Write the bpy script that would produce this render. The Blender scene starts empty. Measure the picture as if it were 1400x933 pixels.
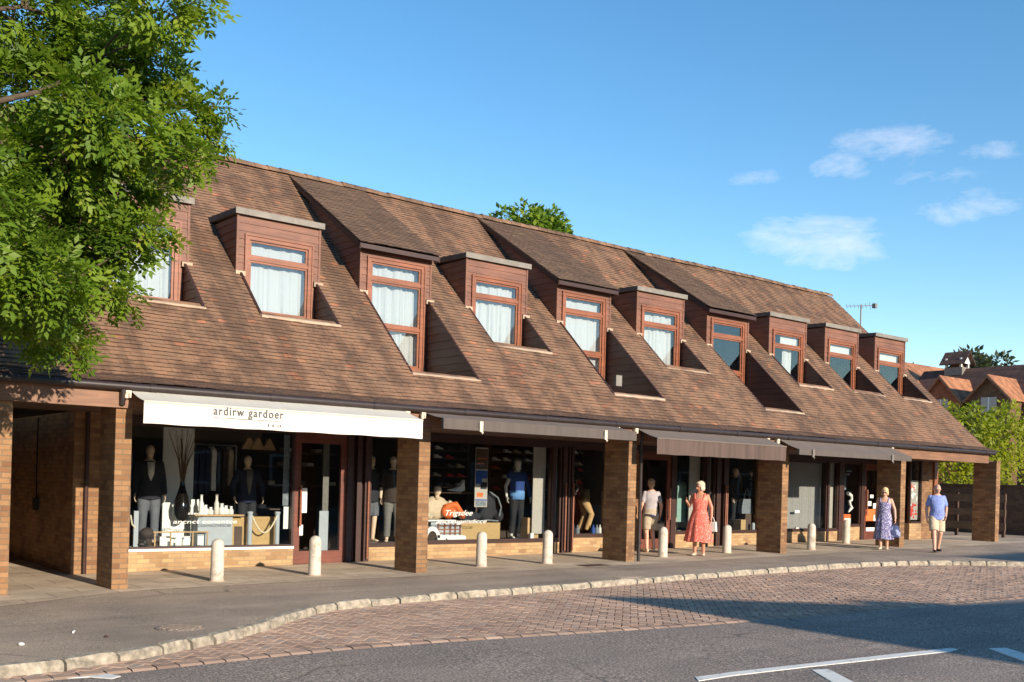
import bpy, math, random
import numpy as np
from mathutils import Vector, Matrix

RAD = math.radians
rng = random.Random(11)
SC = bpy.context.scene
COL = SC.collection
SLOPE = 0.0112                      # the street climbs gently to the right


def gz(x):
    return SLOPE * max(-45.0, min(70.0, x))


def lin(r, g, b):
    def f(c):
        c /= 255.0
        return c / 12.92 if c <= 0.04045 else ((c + 0.055) / 1.055) ** 2.4
    return (f(r), f(g), f(b), 1.0)


# ---------------------------------------------------------------- materials
class Mat:
    def __init__(self, name, rough=0.8):
        self.m = bpy.data.materials.new(name)
        self.m.use_nodes = True
        self.nt = self.m.node_tree
        self.b = self.nt.nodes['Principled BSDF']
        self.b.inputs['Roughness'].default_value = rough

    def n(self, t, **kw):
        nd = self.nt.nodes.new(t)
        for k, v in kw.items():
            if k.startswith('_'):
                setattr(nd, k[1:], v)
            else:
                k2 = k.replace('_', ' ')
                s = nd.inputs[k2]
                if isinstance(v, bpy.types.NodeSocket):
                    self.nt.links.new(v, s)
                else:
                    s.default_value = v
        return nd

    def link(self, a, b):
        self.nt.links.new(a, b)

    def base(self, s):
        if isinstance(s, bpy.types.NodeSocket):
            self.link(s, self.b.inputs['Base Color'])
        else:
            self.b.inputs['Base Color'].default_value = s

    def pos(self):
        return self.n('ShaderNodeNewGeometry').outputs['Position']

    def uv(self):
        return self.n('ShaderNodeTexCoord').outputs['UV']

    def noise(self, vec, scale, detail=4.0, rough=0.6):
        return self.n('ShaderNodeTexNoise', Vector=vec, Scale=scale, Detail=detail, Roughness=rough).outputs['Fac']

    def ramp(self, fac, stops):
        r = self.n('ShaderNodeValToRGB', Fac=fac)
        e = r.color_ramp.elements
        while len(e) < len(stops):
            e.new(0.5)
        for i, (p, c) in enumerate(stops):
            e[i].position = p
            e[i].color = c if len(c) == 4 else (*c, 1)
        return r.outputs['Color']

    def mix(self, fac, a, b, mode='MIX'):
        nd = self.nt.nodes.new('ShaderNodeMix')
        nd.data_type = 'RGBA'
        nd.blend_type = mode
        for s, v in ((nd.inputs[0], fac), (nd.inputs[6], a), (nd.inputs[7], b)):
            if isinstance(v, bpy.types.NodeSocket):
                self.nt.links.new(v, s)
            else:
                s.default_value = v
        return nd.outputs[2]

    def math(self, op, a, b=0.0):
        nd = self.nt.nodes.new('ShaderNodeMath')
        nd.operation = op
        for s, v in ((nd.inputs[0], a), (nd.inputs[1], b)):
            if isinstance(v, bpy.types.NodeSocket):
                self.nt.links.new(v, s)
            else:
                s.default_value = v
        return nd.outputs[0]

    def bump(self, h, strength=0.4, dist=0.01):
        bp = self.n('ShaderNodeBump', Height=h, Strength=strength, Distance=dist)
        self.link(bp.outputs['Normal'], self.b.inputs['Normal'])


def plain(name, col, rough=0.7, var=0.15, scale=6.0, metal=0.0, bump=0.0):
    M = Mat(name, rough)
    f = M.noise(M.pos(), scale)
    c = tuple(col[:3])
    lo = tuple(max(0, x * (1 - var)) for x in c) + (1,)
    hi = tuple(min(1, x * (1 + var)) for x in c) + (1,)
    M.base(M.ramp(f, [(0.3, lo), (0.7, hi)]))
    M.b.inputs['Metallic'].default_value = metal
    if bump:
        M.bump(M.noise(M.pos(), scale * 8), bump, 0.005)
    return M.m


def brick_mat(name, c1, c2, cdark, mortar, bw=0.215, rh=0.076, soot=0.35):
    M = Mat(name, 0.9)
    uv = M.uv()
    bt = M.n('ShaderNodeTexBrick', Vector=uv, Scale=1.0, Mortar_Size=0.008, Mortar_Smooth=0.3, Bias=0.0,
             Brick_Width=bw, Row_Height=rh, Color1=c1, Color2=c2, Mortar=mortar)
    bt2 = M.n('ShaderNodeTexBrick', Vector=uv, Scale=1.0, Mortar_Size=0.0, Mortar_Smooth=0.0, Bias=-0.55,
              Brick_Width=bw, Row_Height=rh, Color1=(1, 1, 1, 1), Color2=cdark, Mortar=(1, 1, 1, 1))
    col = M.mix(0.8, bt.outputs['Color'], bt2.outputs['Color'], 'MULTIPLY')
    n1 = M.noise(M.pos(), 1.3, 6)
    col = M.mix(1.0, col, M.ramp(n1, [(0.3, (1 - soot, 1 - soot, 1 - soot)), (0.62, (1.08, 1.05, 1.0))]), 'MULTIPLY')
    n2 = M.noise(M.pos(), 60.0, 3)
    col = M.mix(0.5, col, M.ramp(n2, [(0.3, (0.7, 0.7, 0.7)), (0.7, (1.2, 1.2, 1.2))]), 'MULTIPLY')
    M.base(col)
    h = M.math('SUBTRACT', M.math('MULTIPLY', n2, 0.4), bt.outputs['Fac'])
    M.bump(h, 0.6, 0.01)
    return M.m


def tile_mat(name, stops, stain=0.5, lichen=0.5):
    M = Mat(name, 0.85)
    a = M.n('ShaderNodeAttribute', _attribute_name='tint')
    p = M.pos()
    big = M.noise(p, 0.55, 5)
    mid = M.noise(p, 2.2, 5)
    f = M.math('ADD', M.math('MULTIPLY', a.outputs['Fac'], 0.6), M.math('MULTIPLY', big, 0.42))
    f = M.math('SUBTRACT', f, 0.02)
    col = M.ramp(f, stops)
    # weathering: dark algae blotches and streaks running down the slope
    mp = M.n('ShaderNodeMapping', Vector=p)
    mp.inputs['Scale'].default_value = (2.4, 0.2, 0.2)
    st = M.noise(mp.outputs['Vector'], 1.0, 5)
    dark = M.ramp(M.math('MULTIPLY', st, mid), [(0.19, (1 - stain, 1 - stain, 1 - stain * 0.95)), (0.30, (1, 1, 1))])
    col = M.mix(1.0, col, dark, 'MULTIPLY')
    vor = M.noise(p, 30.0, 2)
    lm = M.math('MULTIPLY', M.ramp(vor, [(0.66, (0, 0, 0)), (0.72, (1, 1, 1))]),
                M.ramp(mid, [(0.45, (0, 0, 0)), (0.62, (1, 1, 1))]))
    col = M.mix(M.math('MULTIPLY', lm, lichen), col, lin(190, 160, 120))
    M.base(col)
    M.bump(M.noise(p, 80.0, 3), 0.35, 0.004)
    return M.m


def wood_mat(name, c, rough=0.6, var=0.25):
    M = Mat(name, rough)
    mp = M.n('ShaderNodeMapping', Vector=M.pos())
    mp.inputs['Scale'].default_value = (2.0, 2.0, 28.0)
    f = M.noise(mp.outputs['Vector'], 1.0, 6)
    g = M.noise(M.pos(), 1.7, 4)
    c3 = c[:3]
    col = M.ramp(f, [(0.3, tuple(x * (1 - var) for x in c3)), (0.7, tuple(min(1, x * (1 + var)) for x in c3))])
    col = M.mix(1.0, col, M.ramp(g, [(0.3, (0.75, 0.75, 0.75)), (0.7, (1.12, 1.1, 1.08))]), 'MULTIPLY')
    M.base(col)
    M.bump(f, 0.2, 0.004)
    return M.m


def glass_mat(name, ior=1.5, tint=(0.93, 0.95, 0.95, 1), boost=1.0):
    m = bpy.data.materials.new(name)
    m.use_nodes = True
    nt = m.node_tree
    nt.nodes.clear()
    o = nt.nodes.new('ShaderNodeOutputMaterial')
    t = nt.nodes.new('ShaderNodeBsdfTransparent')
    t.inputs[0].default_value = tint
    g = nt.nodes.new('ShaderNodeBsdfGlossy')
    g.inputs['Roughness'].default_value = 0.015
    mx = nt.nodes.new('ShaderNodeMixShader')
    geo0 = nt.nodes.new('ShaderNodeNewGeometry')
    dt = nt.nodes.new('ShaderNodeVectorMath')
    dt.operation = 'DOT_PRODUCT'
    nt.links.new(geo0.outputs['Normal'], dt.inputs[0])
    nt.links.new(geo0.outputs['Incoming'], dt.inputs[1])

    def mth(op, a_, b_):
        q = nt.nodes.new('ShaderNodeMath')
        q.operation = op
        for k_, v_ in enumerate((a_, b_)):
            if isinstance(v_, bpy.types.NodeSocket): nt.links.new(v_, q.inputs[k_])
            else: q.inputs[k_].default_value = v_
        return q.outputs[0]
    f0 = ((ior - 1) / (ior + 1)) ** 2 * boost
    fres = mth('ADD', mth('MULTIPLY', mth('POWER', mth('SUBTRACT', 1.0, mth('ABSOLUTE', dt.outputs['Value'], 0.0)), 5.0), 1 - f0), f0)
    # very slight waviness so that reflections are not mirror-perfect
    geo = nt.nodes.new('ShaderNodeNewGeometry')
    ns = nt.nodes.new('ShaderNodeTexNoise')
    ns.inputs['Scale'].default_value = 1.1
    nt.links.new(geo.outputs['Position'], ns.inputs['Vector'])
    bp = nt.nodes.new('ShaderNodeBump')
    bp.inputs['Strength'].default_value = 0.05
    bp.inputs['Distance'].default_value = 0.02
    nt.links.new(ns.outputs['Fac'], bp.inputs['Height'])
    nt.links.new(bp.outputs['Normal'], g.inputs['Normal'])
    nt.links.new(fres, mx.inputs[0])
    nt.links.new(t.outputs[0], mx.inputs[1])
    nt.links.new(g.outputs[0], mx.inputs[2])
    nt.links.new(mx.outputs[0], o.inputs[0])
    return m


def leaf_mat(name, stops, trans=0.35):
    M = Mat(name, 0.5)
    a = M.n('ShaderNodeAttribute', _attribute_name='tint')
    col = M.ramp(a.outputs['Fac'], stops)
    M.base(col)
    M.b.inputs['Specular IOR Level'].default_value = 0.35
    tr = M.n('ShaderNodeBsdfTranslucent', Color=M.mix(1.0, col, (1.25, 1.3, 0.55, 1), 'MULTIPLY'))
    mx = M.n('ShaderNodeMixShader')
    mx.inputs[0].default_value = trans
    out = [x for x in M.nt.nodes if x.type == 'OUTPUT_MATERIAL'][0]
    M.link(M.b.outputs[0], mx.inputs[1])
    M.link(tr.outputs[0], mx.inputs[2])
    M.link(mx.outputs[0], out.inputs[0])
    return M.m


def asphalt_mat(name, lo, hi, patchy=0.5, grain=190.0):
    M = Mat(name, 0.92)
    p = M.pos()
    g = M.noise(p, grain, 3, 0.7)
    col = M.ramp(g, [(0.32, tuple(x * 0.22 for x in lo[:3])), (0.48, lo), (0.6, hi), (0.72, tuple(min(1, x * 2.2) for x in hi[:3]))])
    b = M.noise(p, 0.5, 6)
    col = M.mix(1.0, col, M.ramp(b, [(0.32, (1 - patchy, 1 - patchy, 1 - patchy)), (0.6, (1.1, 1.07, 1.03))]), 'MULTIPLY')
    mp = M.n('ShaderNodeMapping', Vector=p)
    mp.inputs['Scale'].default_value = (0.12, 1.3, 1)
    s = M.noise(mp.outputs['Vector'], 1.0, 5)
    col = M.mix(0.7, col, M.ramp(s, [(0.35, (0.78, 0.76, 0.76)), (0.6, (1.1, 1.08, 1.05))]), 'MULTIPLY')
    # faint cracks
    v = M.n('ShaderNodeTexVoronoi', Vector=M.mix(0.06, p, M.n('ShaderNodeTexNoise', Vector=p, Scale=2.0).outputs['Color']), Scale=0.42, _feature='DISTANCE_TO_EDGE')
    ck = M.math('MULTIPLY', M.ramp(v.outputs['Distance'], [(0.004, (1, 1, 1)), (0.011, (0, 0, 0))]), M.ramp(b, [(0.5, (0, 0, 0)), (0.6, (1, 1, 1))]))
    col = M.mix(M.math('MULTIPLY', ck, 0.55), col, (0.03, 0.028, 0.026, 1))
    M.base(col)
    M.bump(g, 0.7, 0.006)
    return M.m


MT = {}
MT['brick'] = brick_mat('yellow brown brick', lin(164, 124, 86), lin(136, 97, 67), (0.55, 0.46, 0.42, 1), lin(128, 108, 86))
MT['brick_riser'] = brick_mat('pale riser brick', lin(188, 156, 114), lin(166, 132, 96), (0.7, 0.6, 0.52, 1), lin(160, 140, 112), soot=0.25)
MT['brick_dark'] = brick_mat('old boundary brick', lin(128, 90, 66), lin(108, 76, 58), (0.6, 0.55, 0.5, 1), lin(110, 95, 80))
MT['brick_far'] = brick_mat('far red brick', lin(165, 100, 70), lin(150, 88, 62), (0.8, 0.7, 0.7, 1), lin(150, 120, 95))
MT['tile'] = tile_mat('weathered clay roof tile', [(0.0, lin(98, 76, 60)), (0.35, lin(132, 102, 79)), (0.6, lin(150, 111, 84)), (0.85, lin(182, 118, 84)), (1.0, lin(208, 146, 104))], 0.45, 0.75)
MT['tile_cat'] = tile_mat('brown catslide roof tile', [(0.0, lin(98, 78, 62)), (0.4, lin(130, 103, 80)), (0.75, lin(146, 113, 86)), (1.0, lin(174, 130, 96))], 0.3, 0.5)
MT['tile_edge'] = plain('dark tile edge', lin(62, 46, 40), 0.9, 0.3, 20.0)  # butt faces darker than the tile tops, drawing the course lines
MT['tile_far'] = tile_mat('orange far roof tile', [(0.0, lin(120, 80, 60)), (0.5, lin(176, 118, 82)), (1.0, lin(206, 150, 104))], 0.4, 0.0)
MT['tile_far_shaded'] = tile_mat('shaded far roof tile', [(0.0, lin(70, 50, 46)), (0.5, lin(96, 68, 58)), (1.0, lin(120, 84, 70))], 0.4, 0.0)  # shade of the slopes the sun only grazes, put into the tile colour
MT['clad'] = wood_mat('red brown weatherboard', lin(126, 84, 66))
MT['frame'] = wood_mat('orange brown window joinery', lin(142, 86, 60), 0.45)
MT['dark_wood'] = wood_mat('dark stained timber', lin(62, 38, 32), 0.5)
MT['fence_wood'] = wood_mat('weathered fence boards', lin(128, 104, 84), 0.8)
MT['fascia'] = wood_mat('brown painted fascia', lin(132, 94, 70), 0.6)
MT['soffit'] = wood_mat('soffit boarding', lin(84, 60, 48), 0.7)
MT['lead'] = plain('grey lead flashing', lin(128, 120, 110), 0.6, 0.2, 4.0)
MT['mortar'] = plain('pale mortar fillet', lin(186, 162, 138), 0.9, 0.2, 5.0)
MT['gutter'] = plain('dark gutter', lin(52, 42, 40), 0.45, 0.2)
MT['glass'] = glass_mat('shop glass', 1.5, boost=0.8)
MT['glass_up'] = glass_mat('dormer glass', 1.6, boost=2.0)
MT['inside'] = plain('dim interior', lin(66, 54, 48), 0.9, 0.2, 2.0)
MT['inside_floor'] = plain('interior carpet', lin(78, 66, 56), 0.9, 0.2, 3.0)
MT['black'] = plain('black plastic', (0.012, 0.012, 0.013), 0.5)
MT['white'] = plain('white paint', lin(232, 230, 224), 0.5, 0.04)
MT['paper'] = plain('white paper', lin(236, 234, 226), 0.8, 0.03)
MT['stone'] = plain('pale concrete', lin(206, 194, 178), 0.85, 0.16, 9.0, bump=0.5)
MT['pane_panel'] = plain('pale grey panel', lin(176, 168, 158), 0.7, 0.06)
MT['lead_dark'] = plain('aged felt roof', lin(96, 84, 76), 0.85, 0.2)


# ---------------------------------------------------------------- mesh building
class MB:
    def __init__(self):
        self.v, self.f, self.mi, self.t = [], [], [], []
        self.uvs = None

    def face(self, pts, mi=0, tint=0.5):
        b = len(self.v)
        self.v.extend(tuple(p) for p in pts)
        self.f.append(tuple(range(b, b + len(pts))))
        self.mi.append(mi)
        self.t.append(tint)

    def mesh(self, verts, faces, mi=0, tint=0.5):
        b = len(self.v)
        self.v.extend(tuple(p) for p in verts)
        for q in faces:
            self.f.append(tuple(b + i for i in q))
            self.mi.append(mi)
            self.t.append(tint)

    def box(self, x0, x1, y0, y1, z0, z1, mi=0, tint=0.5, M=None):
        vs = [Vector((x, y, z)) for z in (z0, z1) for y in (y0, y1) for x in (x0, x1)]
        if M is not None:
            vs = [M @ p for p in vs]
        self.mesh(vs, [(0, 2, 3, 1), (4, 5, 7, 6), (0, 1, 5, 4), (2, 6, 7, 3), (0, 4, 6, 2), (1, 3, 7, 5)], mi, tint)

    def prism(self, poly, a, b, axis='x', mi=0):
        """polygon given in the two other axes, extruded along axis from a to b"""
        def P(p, t):
            return {'x': (t, p[0], p[1]), 'y': (p[0], t, p[1]), 'z': (p[0], p[1], t)}[axis]
        n = len(poly)
        vs = [P(p, a) for p in poly] + [P(p, b) for p in poly]
        self.mesh(vs, [tuple(range(n))[::-1], tuple(range(n, 2 * n))] + [(i, (i + 1) % n, n + (i + 1) % n, n + i) for i in range(n)], mi)

    def tube(self, pts, r, seg=8, mi=0, cap=True, tint=0.5):
        pts = [Vector(p) for p in pts]
        n = len(pts)
        rs = r if isinstance(r, (list, tuple)) else [r] * n
        vs, fs = [], []
        up = None
        for i, p in enumerate(pts):
            d = (pts[min(i + 1, n - 1)] - pts[max(i - 1, 0)])
            d = d.normalized() if d.length > 1e-9 else Vector((0, 0, 1))
            if up is None:
                up = Vector((0, 0, 1)) if abs(d.z) < 0.9 else Vector((1, 0, 0))
            a = d.cross(up)
            a = a.normalized() if a.length > 1e-6 else d.orthogonal().normalized()
            b = a.cross(d).normalized()
            up = b
            for k in range(seg):
                t = 2 * math.pi * k / seg
                vs.append(p + (a * math.cos(t) + b * math.sin(t)) * rs[i])
        for i in range(n - 1):
            for k in range(seg):
                k2 = (k + 1) % seg
                fs.append((i * seg + k, i * seg + k2, (i + 1) * seg + k2, (i + 1) * seg + k))
        if cap:
            fs.append(tuple(range(seg))[::-1])
            fs.append(tuple((n - 1) * seg + k for k in range(seg)))
        self.mesh(vs, fs, mi, tint)

    def lathe(self, prof, c=(0, 0, 0), seg=20, mi=0):
        """profile of (radius, z)"""
        vs, fs = [], []
        n = len(prof)
        for r, z in prof:
            for k in range(seg):
                t = 2 * math.pi * k / seg
                vs.append((c[0] + r * math.cos(t), c[1] + r * math.sin(t), c[2] + z))
        for i in range(n - 1):
            for k in range(seg):
                k2 = (k + 1) % seg
                fs.append((i * seg + k, i * seg + k2, (i + 1) * seg + k2, (i + 1) * seg + k))
        fs.append(tuple(range(seg))[::-1])
        fs.append(tuple((n - 1) * seg + k for k in range(seg)))
        self.mesh(vs, fs, mi)

    def ell(self, c, r, seg=14, rings=9, mi=0, M=None):
        c = Vector(c)
        vs = []
        for i in range(rings + 1):
            ph = math.pi * i / rings
            for k in range(seg):
                t = 2 * math.pi * k / seg
                p = Vector((r[0] * math.sin(ph) * math.cos(t), r[1] * math.sin(ph) * math.sin(t), -r[2] * math.cos(ph)))
                if M is not None:
                    p = M @ p
                vs.append(c + p)
        fs = []
        for i in range(rings):
            for k in range(seg):
                k2 = (k + 1) % seg
                fs.append((i * seg + k, i * seg + k2, (i + 1) * seg + k2, (i + 1) * seg + k))
        self.mesh(vs, fs, mi)

    def loft(self, rings, mi=0, cap=True):
        """rings: lists of equal numbers of points"""
        n, s = len(rings), len(rings[0])
        vs = [p for r in rings for p in r]
        fs = [(i * s + k, i * s + (k + 1) % s, (i + 1) * s + (k + 1) % s, (i + 1) * s + k) for i in range(n - 1) for k in range(s)]
        if cap:
            fs.append(tuple(range(s))[::-1])
            fs.append(tuple((n - 1) * s + k for k in range(s)))
        self.mesh(vs, fs, mi)

    def build(self, name, mats, parent=None, smooth=None, **kw):
        root = parent
        while root is not None and root.parent is not None:
            root = root.parent
        off = Vector(root.location) if root is not None else Vector((0, 0, 0))
        me = bpy.data.meshes.new(name)
        V = np.array(self.v, dtype=np.float64).reshape(-1, 3)
        loc = off
        me.from_pydata((V - np.array(off)).tolist(), [], self.f)
        if not isinstance(mats, (list, tuple)):
            mats = [mats]
        for m in mats:
            me.materials.append(m)
        me.polygons.foreach_set('material_index', self.mi)
        # box-projected uv in metres
        uvl = me.uv_layers.new(name='UVMap')
        nl = len(me.loops)
        vi = np.empty(nl, dtype=np.int64)
        me.loops.foreach_get('vertex_index', vi)
        npoly = len(me.polygons)
        nr = np.empty(npoly * 3)
        me.polygons.foreach_get('normal', nr)
        lt = np.empty(npoly, dtype=np.int64)
        me.polygons.foreach_get('loop_total', lt)
        ax = np.repeat(np.argmax(np.abs(nr.reshape(-1, 3)), axis=1), lt)
        P = V[vi]
        u = np.where(ax == 0, P[:, 1], P[:, 0])
        w = np.where(ax == 2, P[:, 1], P[:, 2])
        uvl.data.foreach_set('uv', np.stack([u, w], 1).ravel())
        at = me.attributes.new('tint', 'FLOAT', 'FACE')
        at.data.foreach_set('value', np.array(self.t, dtype=np.float32))
        if smooth is not None:
            me.shade_smooth()
            me.set_sharp_from_angle(angle=RAD(smooth))
        o = bpy.data.objects.new(name, me)
        COL.objects.link(o)
        if parent is not None:
            o.parent = parent
        tag(o, **kw)
        return o


def tag(o, label=None, cat=None, group=None, kind=None):
    if label: o['label'] = label
    if cat: o['category'] = cat
    if group: o['group'] = group
    if kind: o['kind'] = kind
    return o


def thing(name, label, cat, loc, group=None):
    o = bpy.data.objects.new(name, None)
    o.empty_display_size = 0.2
    COL.objects.link(o)
    o.location = loc
    return tag(o, label, cat, group)


def copy_thing(o, loc, rz=0.0, label=None, group=None, parent=None):
    c = o.copy()
    COL.objects.link(c)
    if parent is None:
        c.location = loc
        c.rotation_euler = (0, 0, rz)
        if label: c['label'] = label
        if group: c['group'] = group
    else:
        c.parent = parent
    for ch in o.children:
        copy_thing(ch, None, parent=c)
    return c


def text_mb(body, x0, x1, zb, h, y, shear=0.0, thick=0.004, spacing=1.0, bold=0.0):
    """lettering standing in the plane y=const, read from -y; x0..x1 is its width, zb its baseline, h its cap height"""
    cu = bpy.data.curves.new('lettering', 'FONT')
    cu.body = body
    cu.shear = shear
    cu.space_character = spacing
    cu.extrude = 0.01
    cu.offset = bold
    ob = bpy.data.objects.new('lettering', cu)
    COL.objects.link(ob)
    dg = bpy.context.evaluated_depsgraph_get()
    me = bpy.data.meshes.new_from_object(ob.evaluated_get(dg))
    V = [v.co.copy() for v in me.vertices]
    F = [tuple(p.vertices) for p in me.polygons]
    bpy.data.objects.remove(ob)
    bpy.data.curves.remove(cu)
    bpy.data.meshes.remove(me)
    mb = MB()
    if not V:
        return mb
    a, b = min(v.x for v in V), max(v.x for v in V)
    k = (x1 - x0) / (b - a)
    kz = h / 0.7
    mb.mesh([(x0 + (v.x - a) * k, y - (v.z + 0.01) / 0.02 * thick, zb + v.y * kz) for v in V], F)
    return mb
# bearing, height, half-widths and density of each small cloud
CLOUDS = [(1.0187, 0.3109, 0.0603, 0.0216, 0.75), (0.9716, 0.2908, 0.0292, 0.013, 0.8), (0.8911, 0.2864, 0.0299, 0.0093, 0.7),
          (0.9507, 0.2257, 0.0864, 0.0239, 1.0), (1.0755, 0.2467, 0.0474, 0.0164, 0.8), (1.0475, 0.2752, 0.0381, 0.0102, 0.5),
          (1.095, 0.2951, 0.0371, 0.0087, 0.5), (0.9861, 0.2333, 0.046, 0.0144, 0.8), (0.9322, 0.2967, 0.0262, 0.0066, 0.4)]
# ---------------------------------------------------------------- camera, sun, sky
CAM = Vector((-4.780, -15.356, 1.75))
YAW, ROLL, FPX = 0.6701, 0.0274, 1408.7
cd = bpy.data.cameras.new('camera')
cam = bpy.data.objects.new('camera', cd)
COL.objects.link(cam)
cd.sensor_fit = 'HORIZONTAL'
cd.sensor_width = 36.0
cd.lens = FPX / 1400 * 36
cd.shift_y = 190.9 / 1400
cd.clip_end = 3000
cam.matrix_world = Matrix.Translation(CAM) @ Matrix.Rotation(-YAW, 4, 'Z') @ Matrix.Rotation(RAD(90), 4, 'X') @ Matrix.Rotation(ROLL, 4, 'Z')
SC.camera = cam

SUN_TAN = 0.315
sun_dir = Vector((-0.05, 1.0, -SUN_TAN)).normalized()          # direction in which the light travels
sl = bpy.data.lights.new('sun', 'SUN')
sl.energy = 3.85
sl.angle = RAD(0.53)
sl.color = (1.0, 0.88, 0.72)
so = bpy.data.objects.new('sun', sl)
COL.objects.link(so)
so.rotation_euler = sun_dir.to_track_quat('-Z', 'Y').to_euler()
so.location = (0, -30, 30)

w = bpy.data.worlds.new('World')
SC.world = w
w.use_nodes = True
nt = w.node_tree
bg = nt.nodes['Background']
sky = nt.nodes.new('ShaderNodeTexSky')
sky.sky_type = 'NISHITA'
sky.sun_disc = False
sky.sun_elevation = math.atan(SUN_TAN)
sky.sun_rotation = math.pi
sky.air_density = 1.0
sky.dust_density = 0.0
sky.ozone_density = 1.6
bg.inputs['Strength'].default_value = 0.1


def wn(t, **kw):
    nd = nt.nodes.new(t)
    for k, v in kw.items():
        s = nd.inputs[k.replace('_', ' ')]
        if isinstance(v, bpy.types.NodeSocket):
            nt.links.new(v, s)
        else:
            s.default_value = v
    return nd


def wm(op, a, b=0.0, c=0.0):
    nd = nt.nodes.new('ShaderNodeMath')
    nd.operation = op
    for i, v in enumerate((a, b, c)):
        if isinstance(v, bpy.types.NodeSocket):
            nt.links.new(v, nd.inputs[i])
        else:
            nd.inputs[i].default_value = v
    return nd.outputs[0]


def wdot(vec, const):
    nd = nt.nodes.new('ShaderNodeVectorMath')
    nd.operation = 'DOT_PRODUCT'
    nt.links.new(vec, nd.inputs[0])
    nd.inputs[1].default_value = const
    return nd.outputs['Value']


def sky_dir(az, el):
    return Vector((math.sin(az) * math.cos(el), math.cos(az) * math.cos(el), math.sin(el)))


# thin fair-weather clouds, each placed by compass bearing and height above the horizon
gen = nt.nodes.new('ShaderNodeTexCoord').outputs['Generated']
mpn = wn('ShaderNodeMapping', Vector=gen)
mpn.inputs['Scale'].default_value = (1.0, 1.0, 2.6)
nz = wn('ShaderNodeTexNoise', Vector=mpn.outputs[0], Scale=9.0, Detail=10.0, Roughness=0.66, Distortion=0.25).outputs['Fac']
total = None
for az, el, wa, we, amp in CLOUDS:
    c = sky_dir(az, el)
    rt = Vector((math.cos(az), -math.sin(az), 0))
    up = c.cross(rt) * -1
    up = rt.cross(c)
    a = wm('DIVIDE', wdot(gen, rt), wa * 1.3)
    b = wm('DIVIDE', wdot(gen, up), we * 1.35)
    r2 = wm('ADD', wm('MULTIPLY', a, a), wm('MULTIPLY', b, b))
    front = wm('GREATER_THAN', wdot(gen, c), 0.0)
    m = wm('MULTIPLY', wm('MULTIPLY', wm('MAXIMUM', wm('SUBTRACT', 1.0, r2), 0.0), front), amp)
    total = m if total is None else wm('MAXIMUM', total, m)
dens = wm('MULTIPLY', wm('MAXIMUM', wm('SUBTRACT', wm('ADD', wm('MULTIPLY', total, 1.1), wm('MULTIPLY', nz, 2.6)), 1.78), 0.0), 0.55)
dens = wm('MULTIPLY', wm('MINIMUM', dens, 0.6), wm('MINIMUM', wm('MULTIPLY', total, 3.0), 1.0))
hs = wn('ShaderNodeHueSaturation', Color=sky.outputs[0], Hue=0.499, Saturation=1.3, Value=1.22)
mixc = nt.nodes.new('ShaderNodeMix')
mixc.data_type = 'RGBA'
nt.links.new(dens, mixc.inputs[0])
nt.links.new(hs.outputs[0], mixc.inputs[6])
mixc.inputs[7].default_value = (8.2, 7.6, 7.6, 1)
nt.links.new(mixc.outputs[2], bg.inputs['Color'])

SC.view_settings.view_transform = 'Standard'
SC.view_settings.look = 'None'
SC.view_settings.exposure = 0.85
SC.view_settings.gamma = 1.0
SC.view_settings.use_curve_mapping = False
SC.cycles.max_bounces = 8
SC.cycles.transparent_max_bounces = 12

# ---------------------------------------------------------------- ground, road, lay-by, kerb, pavement
MT['asphalt'] = asphalt_mat('road asphalt', lin(136, 123, 113), lin(172, 156, 144), 0.16, 42.0)
MT['tarmac'] = asphalt_mat('brown grey pavement tarmac', lin(164, 145, 127), lin(184, 165, 146), 0.3, 80.0)
MT['earth'] = plain('bare ground', lin(110, 100, 84), 0.95, 0.25, 0.4)


def paver_mat():
    M = Mat('pink brown clay pavers', 0.9)
    a = M.n('ShaderNodeAttribute', _attribute_name='tint')
    p = M.pos()
    col = M.ramp(a.outputs['Fac'], [(0.0, lin(162, 132, 112)), (0.5, lin(182, 150, 128)), (0.85, lin(194, 163, 140)), (1.0, lin(172, 152, 136))])
    col = M.mix(1.0, col, M.ramp(M.noise(p, 0.9, 6), [(0.3, (0.7, 0.7, 0.72)), (0.65, (1.1, 1.08, 1.05))]), 'MULTIPLY')
    g = M.noise(p, 120.0, 3)
    col = M.mix(0.6, col, M.ramp(g, [(0.3, (0.75, 0.75, 0.75)), (0.7, (1.2, 1.2, 1.2))]), 'MULTIPLY')
    M.base(col)
    M.bump(g, 0.5, 0.004)
    return M.m


def flag_mat():
    M = Mat('worn concrete paving flags', 0.9)
    p = M.pos()
    bt = M.n('ShaderNodeTexBrick', Vector=p, Scale=1.0, Mortar_Size=0.007, Mortar_Smooth=0.2, Bias=0.0,
             Brick_Width=0.9, Row_Height=0.6, Color1=lin(206, 186, 160), Color2=lin(184, 164, 140), Mortar=lin(112, 96, 82))
    col = M.mix(1.0, bt.outputs['Color'], M.ramp(M.noise(p, 1.5, 6), [(0.3, (0.7, 0.68, 0.67)), (0.62, (1.1, 1.08, 1.06))]), 'MULTIPLY')
    g = M.noise(p, 90.0, 3)
    col = M.mix(0.5, col, M.ramp(g, [(0.3, (0.8, 0.8, 0.8)), (0.7, (1.15, 1.15, 1.15))]), 'MULTIPLY')
    M.base(col)
    M.bump(M.math('SUBTRACT', M.math('MULTIPLY', g, 0.3), bt.outputs['Fac']), 0.5, 0.008)
    return M.m


MT['paver'] = paver_mat()
MT['flag'] = flag_mat()
MT['sand'] = plain('joint sand', lin(104, 86, 70), 0.95, 0.25, 30.0)

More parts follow.
